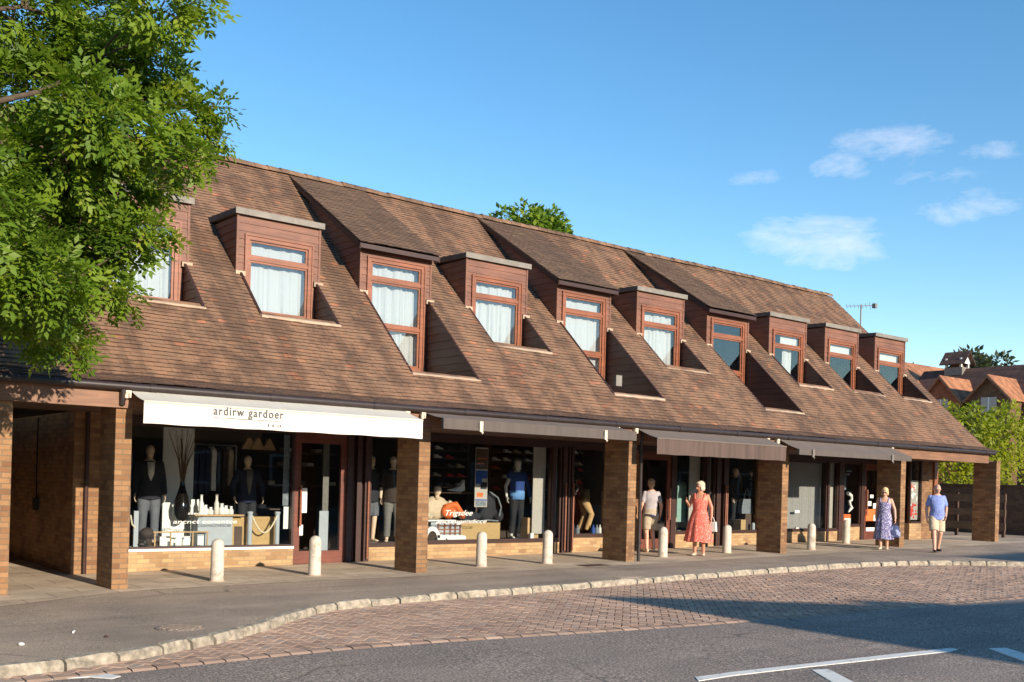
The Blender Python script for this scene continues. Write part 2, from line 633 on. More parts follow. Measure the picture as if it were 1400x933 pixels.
mb = MB()
xs = [-900, -45, 70, 1200]
ys = [-900, -60, 60, 1500]
for i in range(3):
    for j in range(3):
        mb.face([(xs[i], ys[j], gz(xs[i]) - 0.22), (xs[i + 1], ys[j], gz(xs[i + 1]) - 0.22), (xs[i + 1], ys[j + 1], gz(xs[i + 1]) - 0.22), (xs[i], ys[j + 1], gz(xs[i]) - 0.22)])
mb.build('ground', MT['earth'], kind='structure')

KERB0 = [(-12, -5.75), (-6, -5.6), (-3.6, -5.48), (-2.63, -5.42), (-1.99, -5.34), (-1.23, -5.1), (-0.3, -4.68), (0.3, -4.28), (0.95, -3.72), (1.64, -3.18), (2.19, -2.95), (2.8, -2.85),
         (3.9, -2.77), (5.2, -2.76), (6.83, -2.7), (8.77, -2.57), (10.8, -2.53), (13.13, -2.52), (15.4, -2.6), (17.2, -3.1), (18.74, -4.2), (20.4, -5.6), (22.2, -6.9), (24.5, -7.9), (28, -8.5), (40, -9.6), (60, -11)]


def smooth_line(P, n=8):
    out = []
    for i in range(len(P) - 1):
        p0, p1, p2, p3 = (Vector((*P[max(0, min(len(P) - 1, k))], 0)) for k in (i - 1, i, i + 1, i + 2))
        for k in range(n):
            t = k / n
            m1, m2 = (p2 - p0) * 0.5, (p3 - p1) * 0.5
            if i == 0: m1 = p2 - p1
            if i == len(P) - 2: m2 = p2 - p1
            out.append(p1 * (2 * t**3 - 3 * t**2 + 1) + m1 * (t**3 - 2 * t**2 + t) + p2 * (-2 * t**3 + 3 * t**2) + m2 * (t**3 - t**2))
    out.append(Vector((*P[-1], 0)))
    return out


KERB = smooth_line(KERB0)
DROP = 0.10


def on_poly(poly_x, poly_y, x):
    return float(np.interp(x, poly_x, poly_y))


kx, ky = [p.x for p in KERB], [p.y for p in KERB]
edge_x = [-12, -1.6, 0.1, 0.95, 1.8, 2.75, 3.7, 4.8, 5.9, 7.4, 8.9, 10.6, 12.6, 16, 20, 24, 30]
edge_y = [-5.72, -5.64, -5.62, -5.66, -5.78, -5.95, -6.15, -6.36, -6.53, -6.69, -6.87, -7.06, -7.24, -7.55, -7.9, -8.3, -8.9]

mb = MB()
xx = [-60, -45] + list(range(-40, 71, 5)) + [110]
for a, b in zip(xx[:-1], xx[1:]):
    za, zb = gz(a) - DROP - 0.004, gz(b) - DROP - 0.004
    mb.face([(a, -21.0, za), (b, -21.0, zb), (b, -1.0, zb), (a, -1.0, za)])
mb.build('road', MT['asphalt'], kind='structure')

# pavement on the near (camera) side of the street
mb = MB()
for a, b in zip(xx[:-1], xx[1:]):
    za, zb = gz(a), gz(b)
    mb.face([(a, -26.0, za), (b, -26.0, zb), (b, -14.0, zb), (a, -14.0, za)])
    mb.face([(a, -14.0, za), (b, -14.0, zb), (b, -14.0, zb - 0.14), (a, -14.0, za - 0.14)])
mb.build('near_pavement', MT['tarmac'], kind='structure')

mb = MB()
for p, q in zip(KERB[:-1], KERB[1:]):
    mb.face([(p.x, p.y + 0.07, gz(p.x)), (q.x, q.y + 0.07, gz(q.x)), (q.x, 40, gz(q.x)), (p.x, 40, gz(p.x))])
mb.build('pavement', MT['tarmac'], kind='structure')

# kerb stones
mb = MB()
i = 0
acc = 0.0
stone = [KERB[0]]
L = 0.0
target = 0.75
segs = []
for p, q in zip(KERB[:-1], KERB[1:]):
    d = (q - p).length
    t = 0.0
    while d - t > target - L:
        t += target - L
        segs.append(p + (q - p) * (t / d))
        L = 0.0
        target = rng.uniform(0.34, 0.66)
    L += d - t
MT['kerb'] = plain('worn granite kerb', lin(158, 146, 128), 0.95, 0.5, 11.0, bump=1.0)
for p, q in zip(segs[:-1], segs[1:]):
    d = (q - p)
    ln = d.length
    d.normalize()
    nrm = Vector((-d.y, d.x, 0))
    g = rng.uniform(0.004, 0.022)
    h = rng.uniform(-0.004, 0.016) + 0.006
    front = rng.uniform(-0.012, 0.012) - 0.015
    a, b = p + d * g, q - d * g
    rows = []
    for e, sh in ((a, 0.02), (a + d * 0.035, rng.uniform(0, 0.006)), (p + (q - p) * 0.3, rng.uniform(-0.006, 0.008)), (p + (q - p) * 0.65, rng.uniform(-0.006, 0.008)), (b - d * 0.035, rng.uniform(0, 0.006)), (b, 0.02)):
        z0 = gz(e.x)
        prof = [(front - 0.012 - sh * 0.0, -DROP - 0.08), (front - 0.005 + sh * 0.5, -0.03), (front + 0.02 + sh, h - sh), (0.105, h - sh * 0.8), (0.125, -0.1)]
        rows.append([(e.x + nrm.x * u, e.y + nrm.y * u, z0 + zz) for u, zz in prof])
    mb.loft(rows)
mb.build('kerb', MT['kerb'], smooth=35, kind='structure')

# lay-by: 45 degree herringbone of clay pavers, each paver a slightly uneven block
mb = MB()
W, LN = 0.105, 0.21
c45 = math.sqrt(0.5)
dirs = (Vector((c45, c45, 0)), Vector((-c45, c45, 0)))


def inside(x, y):
    return -3.0 < x < 24 and on_poly(edge_x, edge_y, x) + 0.1 < y < on_poly(kx, ky, x) + 0.02


def paver(o, lu, lv):
    """block from o along u by lu and along v by lv, in the rotated grid"""
    cx = o[0] + lu / 2
    cy = o[1] + lv / 2
    c = dirs[0] * cx + dirs[1] * cy
    x, y = c.x + 8.0, c.y - 5.0
    if not inside(x, y):
        return
    g = 0.0045
    dz = rng.gauss(0, 0.0018)
    t1, t2 = rng.gauss(0, 0.006), rng.gauss(0, 0.006)
    z = gz(x) - DROP + 0.012 + dz
    pts = []
    for su, sv in ((-1, -1), (1, -1), (1, 1), (-1, 1)):
        for k, (ins, zz) in enumerate(((0.004, 0.0), (0.0, -0.005))):
            u, v = su * (lu / 2 - g - ins), sv * (lv / 2 - g - ins)
            p = c + dirs[0] * u + dirs[1] * v
            pts.append((p.x + 8.0, p.y - 5.0, z + zz + u * t1 + v * t2))
    tint = min(1, max(0, rng.gauss(0.5, 0.24)))
    top = [pts[0], pts[2], pts[4], pts[6]]
    bot = [pts[1], pts[3], pts[5], pts[7]]
    mb.face(top, 0, tint)
    for i in range(4):
        j = (i + 1) % 4
        mb.face([bot[i], bot[j], top[j], top[i]], 0, tint)
        mb.face([(bot[i][0], bot[i][1], bot[i][2] - 0.02), (bot[j][0], bot[j][1], bot[j][2] - 0.02), bot[j], bot[i]], 0, tint)


N = 130
for i in range(-N, N):
    for j in range(-N, N):
        # herringbone cell rule on a W grid
        k = (i - j) % 4
        if k == 0:
            paver((i * W, j * W), LN, W)
        elif k == 3:
            paver((i * W, j * W), W, LN)
mb.build('lay_by', MT['paver'], kind='structure')
mb = MB()
px_ = [x for x in np.arange(-3.5, 24.01, 0.5)]
for a, b in zip(px_[:-1], px_[1:]):
    mb.face([(a, on_poly(edge_x, edge_y, a), gz(a) - DROP + 0.002), (b, on_poly(edge_x, edge_y, b), gz(b) - DROP + 0.002),
             (b, max(on_poly(edge_x, edge_y, b), on_poly(kx, ky, b)), gz(b) - DROP + 0.002), (a, max(on_poly(edge_x, edge_y, a), on_poly(kx, ky, a)), gz(a) - DROP + 0.002)])
mb.build('lay_by_bed', MT['sand'], kind='structure')
# edging row of pavers along the road
mb = MB()
x = -3.4
while x < 24:
    ln = 0.23 + rng.uniform(-0.01, 0.01)
    x2 = x + ln - 0.012
    y1, y2 = on_poly(edge_x, edge_y, x), on_poly(edge_x, edge_y, x2)
    z = gz(x) - DROP + 0.0135 + rng.gauss(0, 0.001)
    o = 0.012
    tint = min(1, max(0, rng.gauss(0.42, 0.2)))
    if on_poly(kx, ky, x) > y1 + 0.05:
        P = [(x, y1 - 0.03), (x2, y2 - 0.03), (x2, y2 + 0.12), (x, y1 + 0.12)]
        mb.face([(*p, z) for p in P], 0, tint)
        mb.face([(x, y1 - 0.085, z - 0.02), (x2, y2 - 0.085, z - 0.02), (x2, y2 - 0.03, z), (x, y1 - 0.03, z)], 0, tint)
    x += ln
mb.build('lay_by_edging', MT['paver'], kind='structure')

# paving flags in front of and under the arcade
fx = [-9, -3.5, -1.73, -0.6, 0.27, 2.8, 4.84, 9.35, 13.2, 16.8, 21.9, 26.0, 29.0]
fy = [-1.9, -1.45, -1.2, -0.62, -0.28, -0.3, -0.47, -0.6, -0.58, -0.55, -0.75, -0.6, -0.5]
mb = MB()
px_ = list(np.arange(-9, 29.01, 0.5))
for a, b in zip(px_[:-1], px_[1:]):
    mb.face([(a, on_poly(fx, fy, a), gz(a) + 0.005), (b, on_poly(fx, fy, b), gz(b) + 0.005), (b, 2.47, gz(b) + 0.005), (a, 2.47, gz(a) + 0.005)])
mb.face([(-2.0, 2.47, gz(-2) + 0.005), (0.2, 2.47, gz(0.2) + 0.005), (0.2, 10, gz(0.2) + 0.005), (-2.0, 10, gz(-2) + 0.005)])
mb.build('arcade_paving', MT['flag'], kind='structure')

# painted road markings
def marking(pts, name='road_marking'):
    mb = MB()
    n = len(pts) // 2
    top = [(x, y, gz(x) - DROP + 0.002) for x, y in pts]
    bot = [(x, y, gz(x) - DROP - 0.004) for x, y in pts]
    mb.mesh(top + bot, [tuple(range(len(pts)))] + [(i, len(pts) + i, len(pts) + (i + 1) % len(pts), (i + 1) % len(pts)) for i in range(len(pts))])
    M = MT.get('marking')
    if M is None:
        K = Mat('worn white road paint', 0.8)
        nz_ = K.noise(K.pos(), 9.0, 8, 0.75)
        K.base(K.ramp(nz_, [(0.34, lin(120, 112, 104)), (0.43, lin(226, 222, 212)), (0.7, lin(236, 232, 222))]))
        M = MT['marking'] = K.m
    return mb.build(name, M, kind='structure')


def ccw(P):
    a = sum(P[i][0] * P[(i + 1) % len(P)][1] - P[(i + 1) % len(P)][0] * P[i][1] for i in range(len(P)))
    return P if a > 0 else P[::-1]


for P in ([(2.71, -8.79), (3.21, -8.82), (4.2, -8.95), (5.3, -9.09), (6.53, -9.26), (6.5, -9.36), (6.31, -9.38), (5.12, -9.22), (4.06, -9.06), (3.06, -8.94), (2.6, -8.93)],
          [(3.99, -9.19), (4.17, -9.26), (3.79, -9.80), (3.3, -10.5), (3.12, -10.42), (3.62, -9.68)],
          [(6.89, -9.52), (7.09, -9.62), (6.87, -9.95), (6.2, -11.0), (5.95, -10.9), (6.4, -10.15)],
          [(-6, -5.75), (-2.63, -5.46), (-1.82, -5.58), (-1.72, -5.86), (-1.82, -5.93), (-1.96, -5.74), (-2.69, -5.60), (-6, -5.85)],
          [(9.5, -9.75), (13.5, -10.2), (13.5, -10.32), (9.5, -9.87)], [(16.5, -10.5), (20.5, -10.95), (20.5, -11.07), (16.5, -10.62)]):
    marking(ccw(P))

# ---------------------------------------------------------------- the shopping parade
shop = thing('shop_parade', 'long brick shopping parade under a steep brown tiled roof with a row of dormer windows', 'building', (12, 2.4, 0.1))
RY, RZ, RK = 0.238, 3.069, 0.9434               # front roof slope: z = RZ + RK (y - RY)
RIDGE_Y, RIDGE_Z = 5.98, 8.486
ROOF_X0, ROOF_X1 = -9.0, 26.0


def rz(y): return RZ + RK * (y - RY)
def ry(z): return RY + (z - RZ) / RK


X0S = [0.355 + 2.605 * i for i in range(-2, 10)]
KINDS = ['A', 'A'] + ['A', 'A', 'B', 'A', 'B', 'A', 'B', 'A', 'A', 'A']
DW = 1.70
YF = 2.79                                       # front plane of the dormers
REC = {'A': (1.80, 4.66, 6.64), 'B': (0.88, 3.93, 6.40)}      # recess front y, inner floor z, top z


def tiles(mb, x0, x1, ya, za, yb, zb, excl=None, gauge=0.100, tw=0.158, rise=0.03, seed=1):
    r = random.Random(seed)
    L = math.hypot(yb - ya, zb - za)
    cy, cz = (yb - ya) / L, (zb - za) / L
    ny, nz_ = -cz, cy
    n = int(L / gauge)
    tr = 0.0
    for k in range(n + 1):
        s0 = k * gauge
        s1 = min(s0 + gauge * 2.1, L)
        off = (k % 2) * tw / 2 + r.uniform(-0.01, 0.01)
        cuts = excl(ya + (s0 + gauge * 0.5) * cy) if excl else []
        rowdz = r.gauss(0, 0.0015)
        x = x0 - off
        while x < x1:
            a, b = max(x, x0) + 0.001, min(x + tw, x1) - 0.001
            x += tw
            if b - a < 0.01:
                continue
            ivs = [(a, b)]
            for c0, c1 in cuts:
                nv = []
                for p, q in ivs:
                    if q <= c0 or p >= c1: nv.append((p, q))
                    else:
                        if p < c0: nv.append((p, c0))
                        if q > c1: nv.append((c1, q))
                ivs = nv
            tint = min(1, max(0, r.gauss(0.47, 0.105)))
            if r.random() < 0.02: tint = 1.0
            for p, q in ivs:
                if q - p < 0.012: continue
                h0 = rise + rowdz + r.gauss(0, 0.0022)
                h0b = h0 + r.gauss(0, 0.0016)
                ds = r.gauss(0, 0.0025)
                t = 0.02
                def P(xx, s, h):
                    h += 0.010 * math.sin(0.83 * xx + 1.3 + 0.2 * s) + 0.006 * math.sin(2.3 * xx + 0.9 * s)
                    return (xx, ya + s * cy + h * ny, za + s * cz + h * nz_)
                A, B = P(p, s0 + ds, h0), P(q, s0 + ds, h0b)
                C, D = P(q, s1, 0.002), P(p, s1, 0.002)
                E_, F_ = P(p, s0 + ds, h0 - t), P(q, s0 + ds, h0b - t)
                mb.face([A, B, C, D], 0, tint)
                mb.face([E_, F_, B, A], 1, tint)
                mb.face([E_, A, D, P(p, s1, -t)], 0, tint)
                mb.face([B, F_, P(q, s1, -t), C], 0, tint)


def excl(y):
    out = []
    for x0, k in zip(X0S, KINDS):
        yf = REC[k][0]
        if yf <= y < YF: out.append((x0 + 0.08, x0 + 1.62))
        elif YF <= y < (3.92 if k == 'A' else 5.75): out.append((x0 + 0.01, x0 + DW - 0.01))
    return out


mb = MB()
ye = 0.30
tiles(mb, ROOF_X0, ROOF_X1, ye, rz(ye), RIDGE_Y - 0.03, rz(RIDGE_Y - 0.03), excl, seed=3)
# flatter sprocketed courses at the eaves
tiles(mb, ROOF_X0, ROOF_X1, -0.13, 3.015, ye + 0.02, rz(ye + 0.02) + 0.006, None, seed=4)
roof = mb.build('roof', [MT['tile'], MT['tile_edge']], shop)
# ridge tiles
mb = MB()
x = ROOF_X0
while x < ROOF_X1 - 0.05:
    l = min(0.31, ROOF_X1 - x)
    dz = rng.gauss(0, 0.005) + 0.010 * math.sin(0.83 * x + 2.9)
    z0, z1 = RIDGE_Z - 0.05 + dz, RIDGE_Z - 0.05 + dz + rng.gauss(0, 0.003)
    rows = []
    for xx, rr in ((x, 0.128), (x + l + 0.015, 0.118)):
        rows.append([(xx, RIDGE_Y + math.cos(t) * rr * 1.15, z0 + math.sin(t) * rr) for t in [math.pi * k / 8 for k in range(9)]] )
    ti = rng.uniform(0.05, 0.45)
    for k in range(8):
        mb.face([rows[0][k], rows[1][k], rows[1][k + 1], rows[0][k + 1]], 0, ti)
    x += l
mb.build('ridge', MT['tile'], roof, smooth=40)
# rear slope and gable end
mb = MB()
mb.face([(ROOF_X0, RIDGE_Y, RIDGE_Z - 0.03), (ROOF_X1, RIDGE_Y, RIDGE_Z - 0.03), (ROOF_X1, 12.2, 2.62), (ROOF_X0, 12.2, 2.62)][::-1])
mb.build('rear_slope', MT['tile'], roof)
mb = MB()
mb.prism([(0.1, rz(0.1) - 0.06), (RIDGE_Y, RIDGE_Z - 0.09), (RIDGE_Y, RIDGE_Z - 0.26), (0.25, rz(0.25) - 0.22)], ROOF_X1 - 0.05, ROOF_X1 - 0.01, 'x')
mb.build('bargeboard', MT['dark_wood'], roof)
mb = MB()
GX = 25.86
mb.prism([(0.35, 2.75), (0.35, rz(0.35) - 0.1), (RIDGE_Y, RIDGE_Z - 0.15), (11.9, 2.75)], GX - 0.2, GX, 'x')
mb.box(GX - 0.2, GX, 1.78, 11.9, 0.2, 2.75)
mb.build('gable_wall', MT['brick'], shop)
mb = MB()
mb.box(-9, GX, 11.7, 11.9, -0.1, 2.9)
mb.build('rear_wall', MT['brick'], shop)


def lap(mb, x_out, sgn, rows, yfun0, yfun1, mi=0):
    """lapped boards in a plane x=x_out facing sgn; rows of z, y limits by height"""
    for z0, z1 in zip(rows[:-1], rows[1:]):
        a0, a1, b0, b1 = yfun0(z0), yfun0(z1), yfun1(z0), yfun1(z1)
        if b0 - a0 < 0.005 and b1 - a1 < 0.005: continue
        a1, b1 = min(a1, b1) if a1 > b1 else a1, b1
        o = 0.014 * sgn
        P = [(x_out + o, a0, z0), (x_out + o, b0, z0), (x_out, b1, z1), (x_out, a1, z1)]
        mb.face(P if sgn > 0 else P[::-1], mi)
        Q = [(x_out, a0, z0), (x_out, b0, z0), (x_out + o, b0, z0), (x_out + o, a0, z0)]
        mb.face(Q if sgn > 0 else Q[::-1], mi)


def zrows(a, b, st=0.15):
    r = [a]
    while r[-1] + st < b - 0.03: r.append(r[-1] + st)
    return r + [b]


MT['curtain'] = None
K = Mat('white net curtain', 0.9)
K.base(lin(246, 244, 240))
_tr = K.n('ShaderNodeBsdfTranslucent', Color=lin(240, 240, 238))
_mx = K.n('ShaderNodeMixShader')
_mx.inputs[0].default_value = 0.3
K.link(K.b.outputs[0], _mx.inputs[1]); K.link(_tr.outputs[0], _mx.inputs[2])
K.link(_mx.outputs[0], [x for x in K.nt.nodes if x.type == 'OUTPUT_MATERIAL'][0].inputs[0])
MT['curtain'] = K.m
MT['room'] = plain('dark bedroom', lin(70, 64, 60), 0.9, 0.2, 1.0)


def curtain(parent, xa, xb, za, zb, y, seed, name='curtain', amp=0.022):
    r = random.Random(seed)
    mb = MB()
    n = 70
    ph = [r.uniform(0, 6.28) for _ in range(4)]
    fr = [r.uniform(20, 30), r.uniform(40, 60), r.uniform(8, 14), r.uniform(70, 90)]
    am = [amp, amp * 0.5, amp * 0.8, amp * 0.25]
    rows = []
    for j in range(7):
        z = zb + (za - zb) * j / 6
        k = 0.55 + 0.45 * j / 6
        rows.append([(xa + (xb - xa) * i / n, y + k * sum(a * math.sin(f * (xa + (xb - xa) * i / n) + p + 0.15 * j * (q - 1.5)) for q, (a, f, p) in enumerate(zip(am, fr, ph))), z) for i in range(n + 1)])
    for j in range(6):
        for i in range(n):
            mb.face([rows[j][i], rows[j + 1][i], rows[j + 1][i + 1], rows[j][i + 1]])
    return mb.build(name, MT['curtain'], parent, smooth=180)


for di, (x0, k) in enumerate(zip(X0S, KINDS)):
    no = di - 1                                             # 1..10 as seen, the rest lie beyond the left edge
    yf, zf, zt = REC[k]
    x1 = x0 + DW
    zr = rz(YF)                                             # roof level at the dormer front
    mb = MB()
    wx0, wx1 = x0 + 0.18, x0 + 1.52                         # window opening
    wz0, wz1 = zf + 0.02, 6.17
    topz = zt - 0.10 if k == 'A' else zt
    # front boards
    z = topz
    while z > zr - 0.05:
        za = max(z - 0.148, zr - 0.08)
        spans = [(x0, x1)] if za >= wz1 - 0.02 else [(x0, wx0), (wx1, x1)]
        if za < wz1 < z and za < wz1 - 0.02:
            mb.box(x0, x1, YF - 0.004, YF + 0.05, wz1, z)
            z_ = wz1
        else:
            z_ = z
        for a, b in spans:
            t = 0.014
            mb.mesh([(a, YF - t, za), (b, YF - t, za), (b, YF, z_), (a, YF, z_), (a, YF + 0.05, za), (b, YF + 0.05, za), (b, YF + 0.05, z_), (a, YF + 0.05, z_)],
                    [(0, 1, 2, 3), (1, 5, 6, 2), (4, 0, 3, 7), (4, 5, 1, 0), (3, 2, 6, 7)])
        z = za - 0.0005
        if za <= zr - 0.079: break
    # corner boards
    for a in (x0 - 0.012, x1 - 0.03):
        mb.box(a, a + 0.042, YF - 0.022, YF + 0.03, zr - 0.03, topz)
    # lower jambs inside the recess
    for a, b in ((x0 + 0.08, wx0), (wx1, x0 + 1.62)):
        mb.box(a, b, YF + 0.002, YF + 0.06, zf - 0.05, zr)
    # cheeks above the roof
    zc = topz - 0.02
    for xo, sg in ((x0, -1), (x1, 1)):
        if k == 'A':
            lap(mb, xo, sg, zrows(zr - 0.12, zc), lambda z: YF, lambda z: max(YF, ry(z)) + 0.06)
        else:
            cat = lambda z: YF if z <= 6.42 else 2.60 + (z - 6.40 + 0.05) / 0.611
            lap(mb, xo, sg, zrows(zr - 0.12, 8.35), lambda z: max(YF, cat(z)), lambda z: max(YF, ry(z)) + 0.06)
    # recess cheeks below the roof surface, their shade painted in with darker timber
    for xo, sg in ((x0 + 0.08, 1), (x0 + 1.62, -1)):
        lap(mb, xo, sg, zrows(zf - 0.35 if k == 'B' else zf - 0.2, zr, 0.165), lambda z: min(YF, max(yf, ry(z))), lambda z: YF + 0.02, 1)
    # dark bedroom behind the window
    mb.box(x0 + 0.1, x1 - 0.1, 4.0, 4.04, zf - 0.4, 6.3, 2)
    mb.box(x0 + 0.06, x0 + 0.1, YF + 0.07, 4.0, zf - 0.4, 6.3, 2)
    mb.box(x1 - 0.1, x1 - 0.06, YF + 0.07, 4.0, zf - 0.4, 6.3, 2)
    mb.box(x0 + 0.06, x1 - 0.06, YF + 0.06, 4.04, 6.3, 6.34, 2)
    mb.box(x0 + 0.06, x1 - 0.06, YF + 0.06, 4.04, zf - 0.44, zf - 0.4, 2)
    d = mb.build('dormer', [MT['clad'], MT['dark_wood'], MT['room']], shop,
                 label=('catslide-roofed dormer' if k == 'B' else 'flat-topped dormer'))
    # roof of the dormer
    if k == 'A':
        mb = MB()
        yb = ry(zt + 0.02) + 0.1
        mb.prism([(YF - 0.07, zt - 0.10), (YF - 0.07, zt), (yb, zt + 0.055), (yb, zt - 0.06)], x0 - 0.055, x1 + 0.055, 'x')
        mb.box(x0 - 0.062, x1 + 0.062, YF - 0.082, YF - 0.062, zt - 0.105, zt + 0.008, 1)
        mb.build('flat_roof', [MT['lead_dark'], MT['lead']], d)
    else:
        mb = MB()
        tiles(mb, x0 - 0.13, x1 + 0.10, 2.58, 6.412, RIDGE_Y - 0.08, 6.412 + (RIDGE_Y - 0.08 - 2.58) * 0.608, None, seed=40 + di)
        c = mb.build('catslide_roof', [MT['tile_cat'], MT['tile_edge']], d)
        mb = MB()
        ya, za, yb, zb = 2.585, 6.385, RIDGE_Y - 0.1, 6.385 + (RIDGE_Y - 0.1 - 2.585) * 0.608
        for a, b in ((x0 - 0.125, x0 - 0.1), (x1 + 0.07, x1 + 0.095)):
            mb.prism([(ya, za), (yb, zb), (yb, zb - 0.09), (ya + 0.02, za - 0.11)], a, b, 'x')
        mb.prism([(ya + 0.04, za - 0.02), (yb, zb - 0.02), (yb, zb - 0.05), (ya + 0.04, za - 0.05)], x0 - 0.1, x1 + 0.07, 'x')
        mb.box(x0 - 0.1, x1 + 0.07, ya + 0.005, ya + 0.03, za - 0.09, za + 0.0)
        mb.build('bargeboard', MT['dark_wood'], d)
    # lead and mortar
    mb = MB()
    mb.prism([(yf - 0.035, rz(yf - 0.035) - 0.02), (yf - 0.035, rz(yf - 0.035) + 0.05), (yf + 0.02, rz(yf) + 0.045), (YF + 0.0, zf + 0.0), (YF, zf - 0.04), (yf + 0.02, rz(yf) - 0.04)], x0 + 0.075, x0 + 1.66, 'x')
    mb.build('flashing', MT['mortar'], d)
    for a in (x0 - 0.03, x1 - 0.13):
        mb = MB(); mb.box(a, a + 0.19, YF - 0.07, YF - 0.002, zr - 0.075, zr + 0.012); mb.build('flashing', MT['mortar'], d)
    for a in (x0 + 0.05, x0 + 1.60):
        mb = MB()
        mb.prism([(yf, rz(yf) + 0.005), (yf, rz(yf) + 0.05), (YF - 0.02, zr + 0.03), (YF - 0.02, zr - 0.015)], a, a + 0.045, 'x')
        mb.build('verge_strip', MT['dark_wood'], d)
    # window
    mb = MB()
    f = 0.07
    ya, yb = YF - 0.03, YF + 0.07
    mb.box(wx0, wx0 + f, ya, yb, wz0, wz1)
    mb.box(wx1 - f, wx1, ya, yb, wz0, wz1)
    mb.box(wx0 + f, wx1 - f, ya, yb, wz1 - f, wz1)
    mb.box(wx0 + f, wx1 - f, ya - 0.03, yb, wz0, wz0 + 0.09)
    tr = [5.725, 5.79] if k == 'A' else [5.715, 5.79]
    mb.box(wx0 + f, wx1 - f, ya + 0.012, yb - 0.01, *tr)
    panes = [(tr[1], wz1 - f), (wz0 + 0.09, tr[0])]
    if k == 'B':
        mb.box(wx0 + f, wx1 - f, ya + 0.012, yb - 0.01, 4.79, 4.855)
        panes = [(tr[1], wz1 - f), (4.855, tr[0]), (wz0 + 0.09, 4.79)]
    for za, zb in panes:                                    # sashes
        s = 0.038
        a, b = wx0 + f + 0.004, wx1 - f - 0.004
        y0, y1 = YF + 0.0, YF + 0.045
        mb.box(a, a + s, y0, y1, za + 0.003, zb - 0.003); mb.box(b - s, b, y0, y1, za + 0.003, zb - 0.003)
        mb.box(a + s, b - s, y0, y1, za + 0.003, za + s); mb.box(a + s, b - s, y0, y1, zb - s, zb - 0.003)
    # outer architrave
    mb.box(wx0 - 0.03, wx0 - 0.001, YF - 0.05, YF - 0.005, wz0, wz1 + 0.03); mb.box(wx1 + 0.001, wx1 + 0.03, YF - 0.05, YF - 0.005, wz0, wz1 + 0.03)
    mb.box(wx0, wx1, YF - 0.05, YF - 0.005, wz1 + 0.001, wz1 + 0.03)
    mb.build('window_frame', MT['frame'], d)
    for za, zb in panes:
        mb = MB()
        mb.box(wx0 + f + 0.03, wx1 - f - 0.03, YF + 0.02, YF + 0.026, za + 0.03, zb - 0.03)
        mb.build('pane', MT['glass_up'], d)
    ca, cb = wx0 + 0.02, wx1 - 0.02
    if no <= 6:
        if no == 4:
            curtain(d, ca, cb, wz0 + 0.06, 6.12, YF + 0.14, di, amp=0.03)
        else:
            curtain(d, ca, cb, wz0 + 0.06, 6.12, YF + 0.14, di, amp=(0.018, 0.034, 0.024)[di % 3])
    elif no == 8:
        curtain(d, ca + 0.62, ca + 1.02, wz0 + 0.06, 5.78, YF + 0.14, di)
        mb = MB(); mb.box(ca + 0.45, cb, YF + 0.1, YF + 0.105, 5.83, 6.08); mb.build('blind', MT['curtain'], d)
    elif no in (9, 10):
        mb = MB(); mb.box(ca, cb, YF + 0.1, YF + 0.105, 5.80, 6.12); mb.build('blind', MT['curtain'], d)

# small floodlight on the fourth-bay recess
fl = thing('floodlight', 'small grey floodlight fixed low in the recess beside the second long dormer', 'lamp', (11.40, 1.34, 3.98))
mb = MB(); mb.box(11.32, 11.46, 1.30, 1.36, 3.95, 4.16); mb.box(11.30, 11.48, 1.285, 1.30, 3.935, 4.175); mb.build('housing', MT['lead'], fl)
mb = MB(); mb.tube([(11.40, 1.36, 4.05), (11.40, 1.5, 4.0), (11.40, 1.62, 3.9)], 0.02); mb.build('bracket', MT['gutter'], fl)

# ---------------------------------------------------------------- eaves
mb = MB()
seg = 10
rows = []
gx = [ROOF_X0] + [ROOF_X0 + 1.9 * i for i in range(1, 19)] + [ROOF_X1 - 0.35]
for a, b in zip(gx[:-1], gx[1:]):
    mb.tube([(a + 0.006, -0.13, 2.963 + 0.002), (b - 0.006, -0.13, 2.963)], 0.058, 10)
    mb.tube([(b - 0.07, -0.13, 2.963), (b + 0.03, -0.13, 2.963)], 0.066, 10)
g = mb.build('gutter', MT['gutter'], shop, smooth=40)
mb = MB()
mb.tube([(0.06, -0.12, 2.92), (0.06, -0.11, 2.82), (0.06, -0.07, 2.70)], 0.042, 10)
mb.build('outlet', MT['gutter'], g, smooth=40)
mb = MB()
dx = 10.80
mb.tube([(dx, -0.12, 2.93), (dx, -0.10, 2.86), (dx, -0.045, 2.72), (dx, -0.045, gz(dx))], 0.036, 10)
for z in (0.5, 1.5, 2.4): mb.box(dx - 0.05, dx + 0.05, -0.09, 0.0, z, z + 0.03)
mb.build('downpipe', MT['gutter'], shop, smooth=40)
mb = MB()
mb.box(-9, 25.5, -0.055, -0.02, 2.655, 2.955)
mb.box(-9, 25.5, -0.068, -0.055, 2.915, 2.955)
mb.build('fascia', MT['fascia'], shop)
mb = MB()
mb.box(-9, 25.84, -0.02, 2.62, 2.70, 2.735)
mb.build('soffit', MT['soffit'], shop)

# piers
for i, x in enumerate([-1.62, 0.0, 5.27, 10.48, 15.66, 20.84, 26.1]):
    mb = MB()
    w = 0.235
    r = random.Random(i)
    top = 2.70
    zb = gz(x) - 0.05
    mb.box(x, x + w, 0.0, 0.72, zb, top)
    if i == 6: mb.box(x - 0.012, x + w + 0.012, -0.012, 0.732, top, top + 0.05, 0)
    mb.build('pier', MT['brick'], shop)

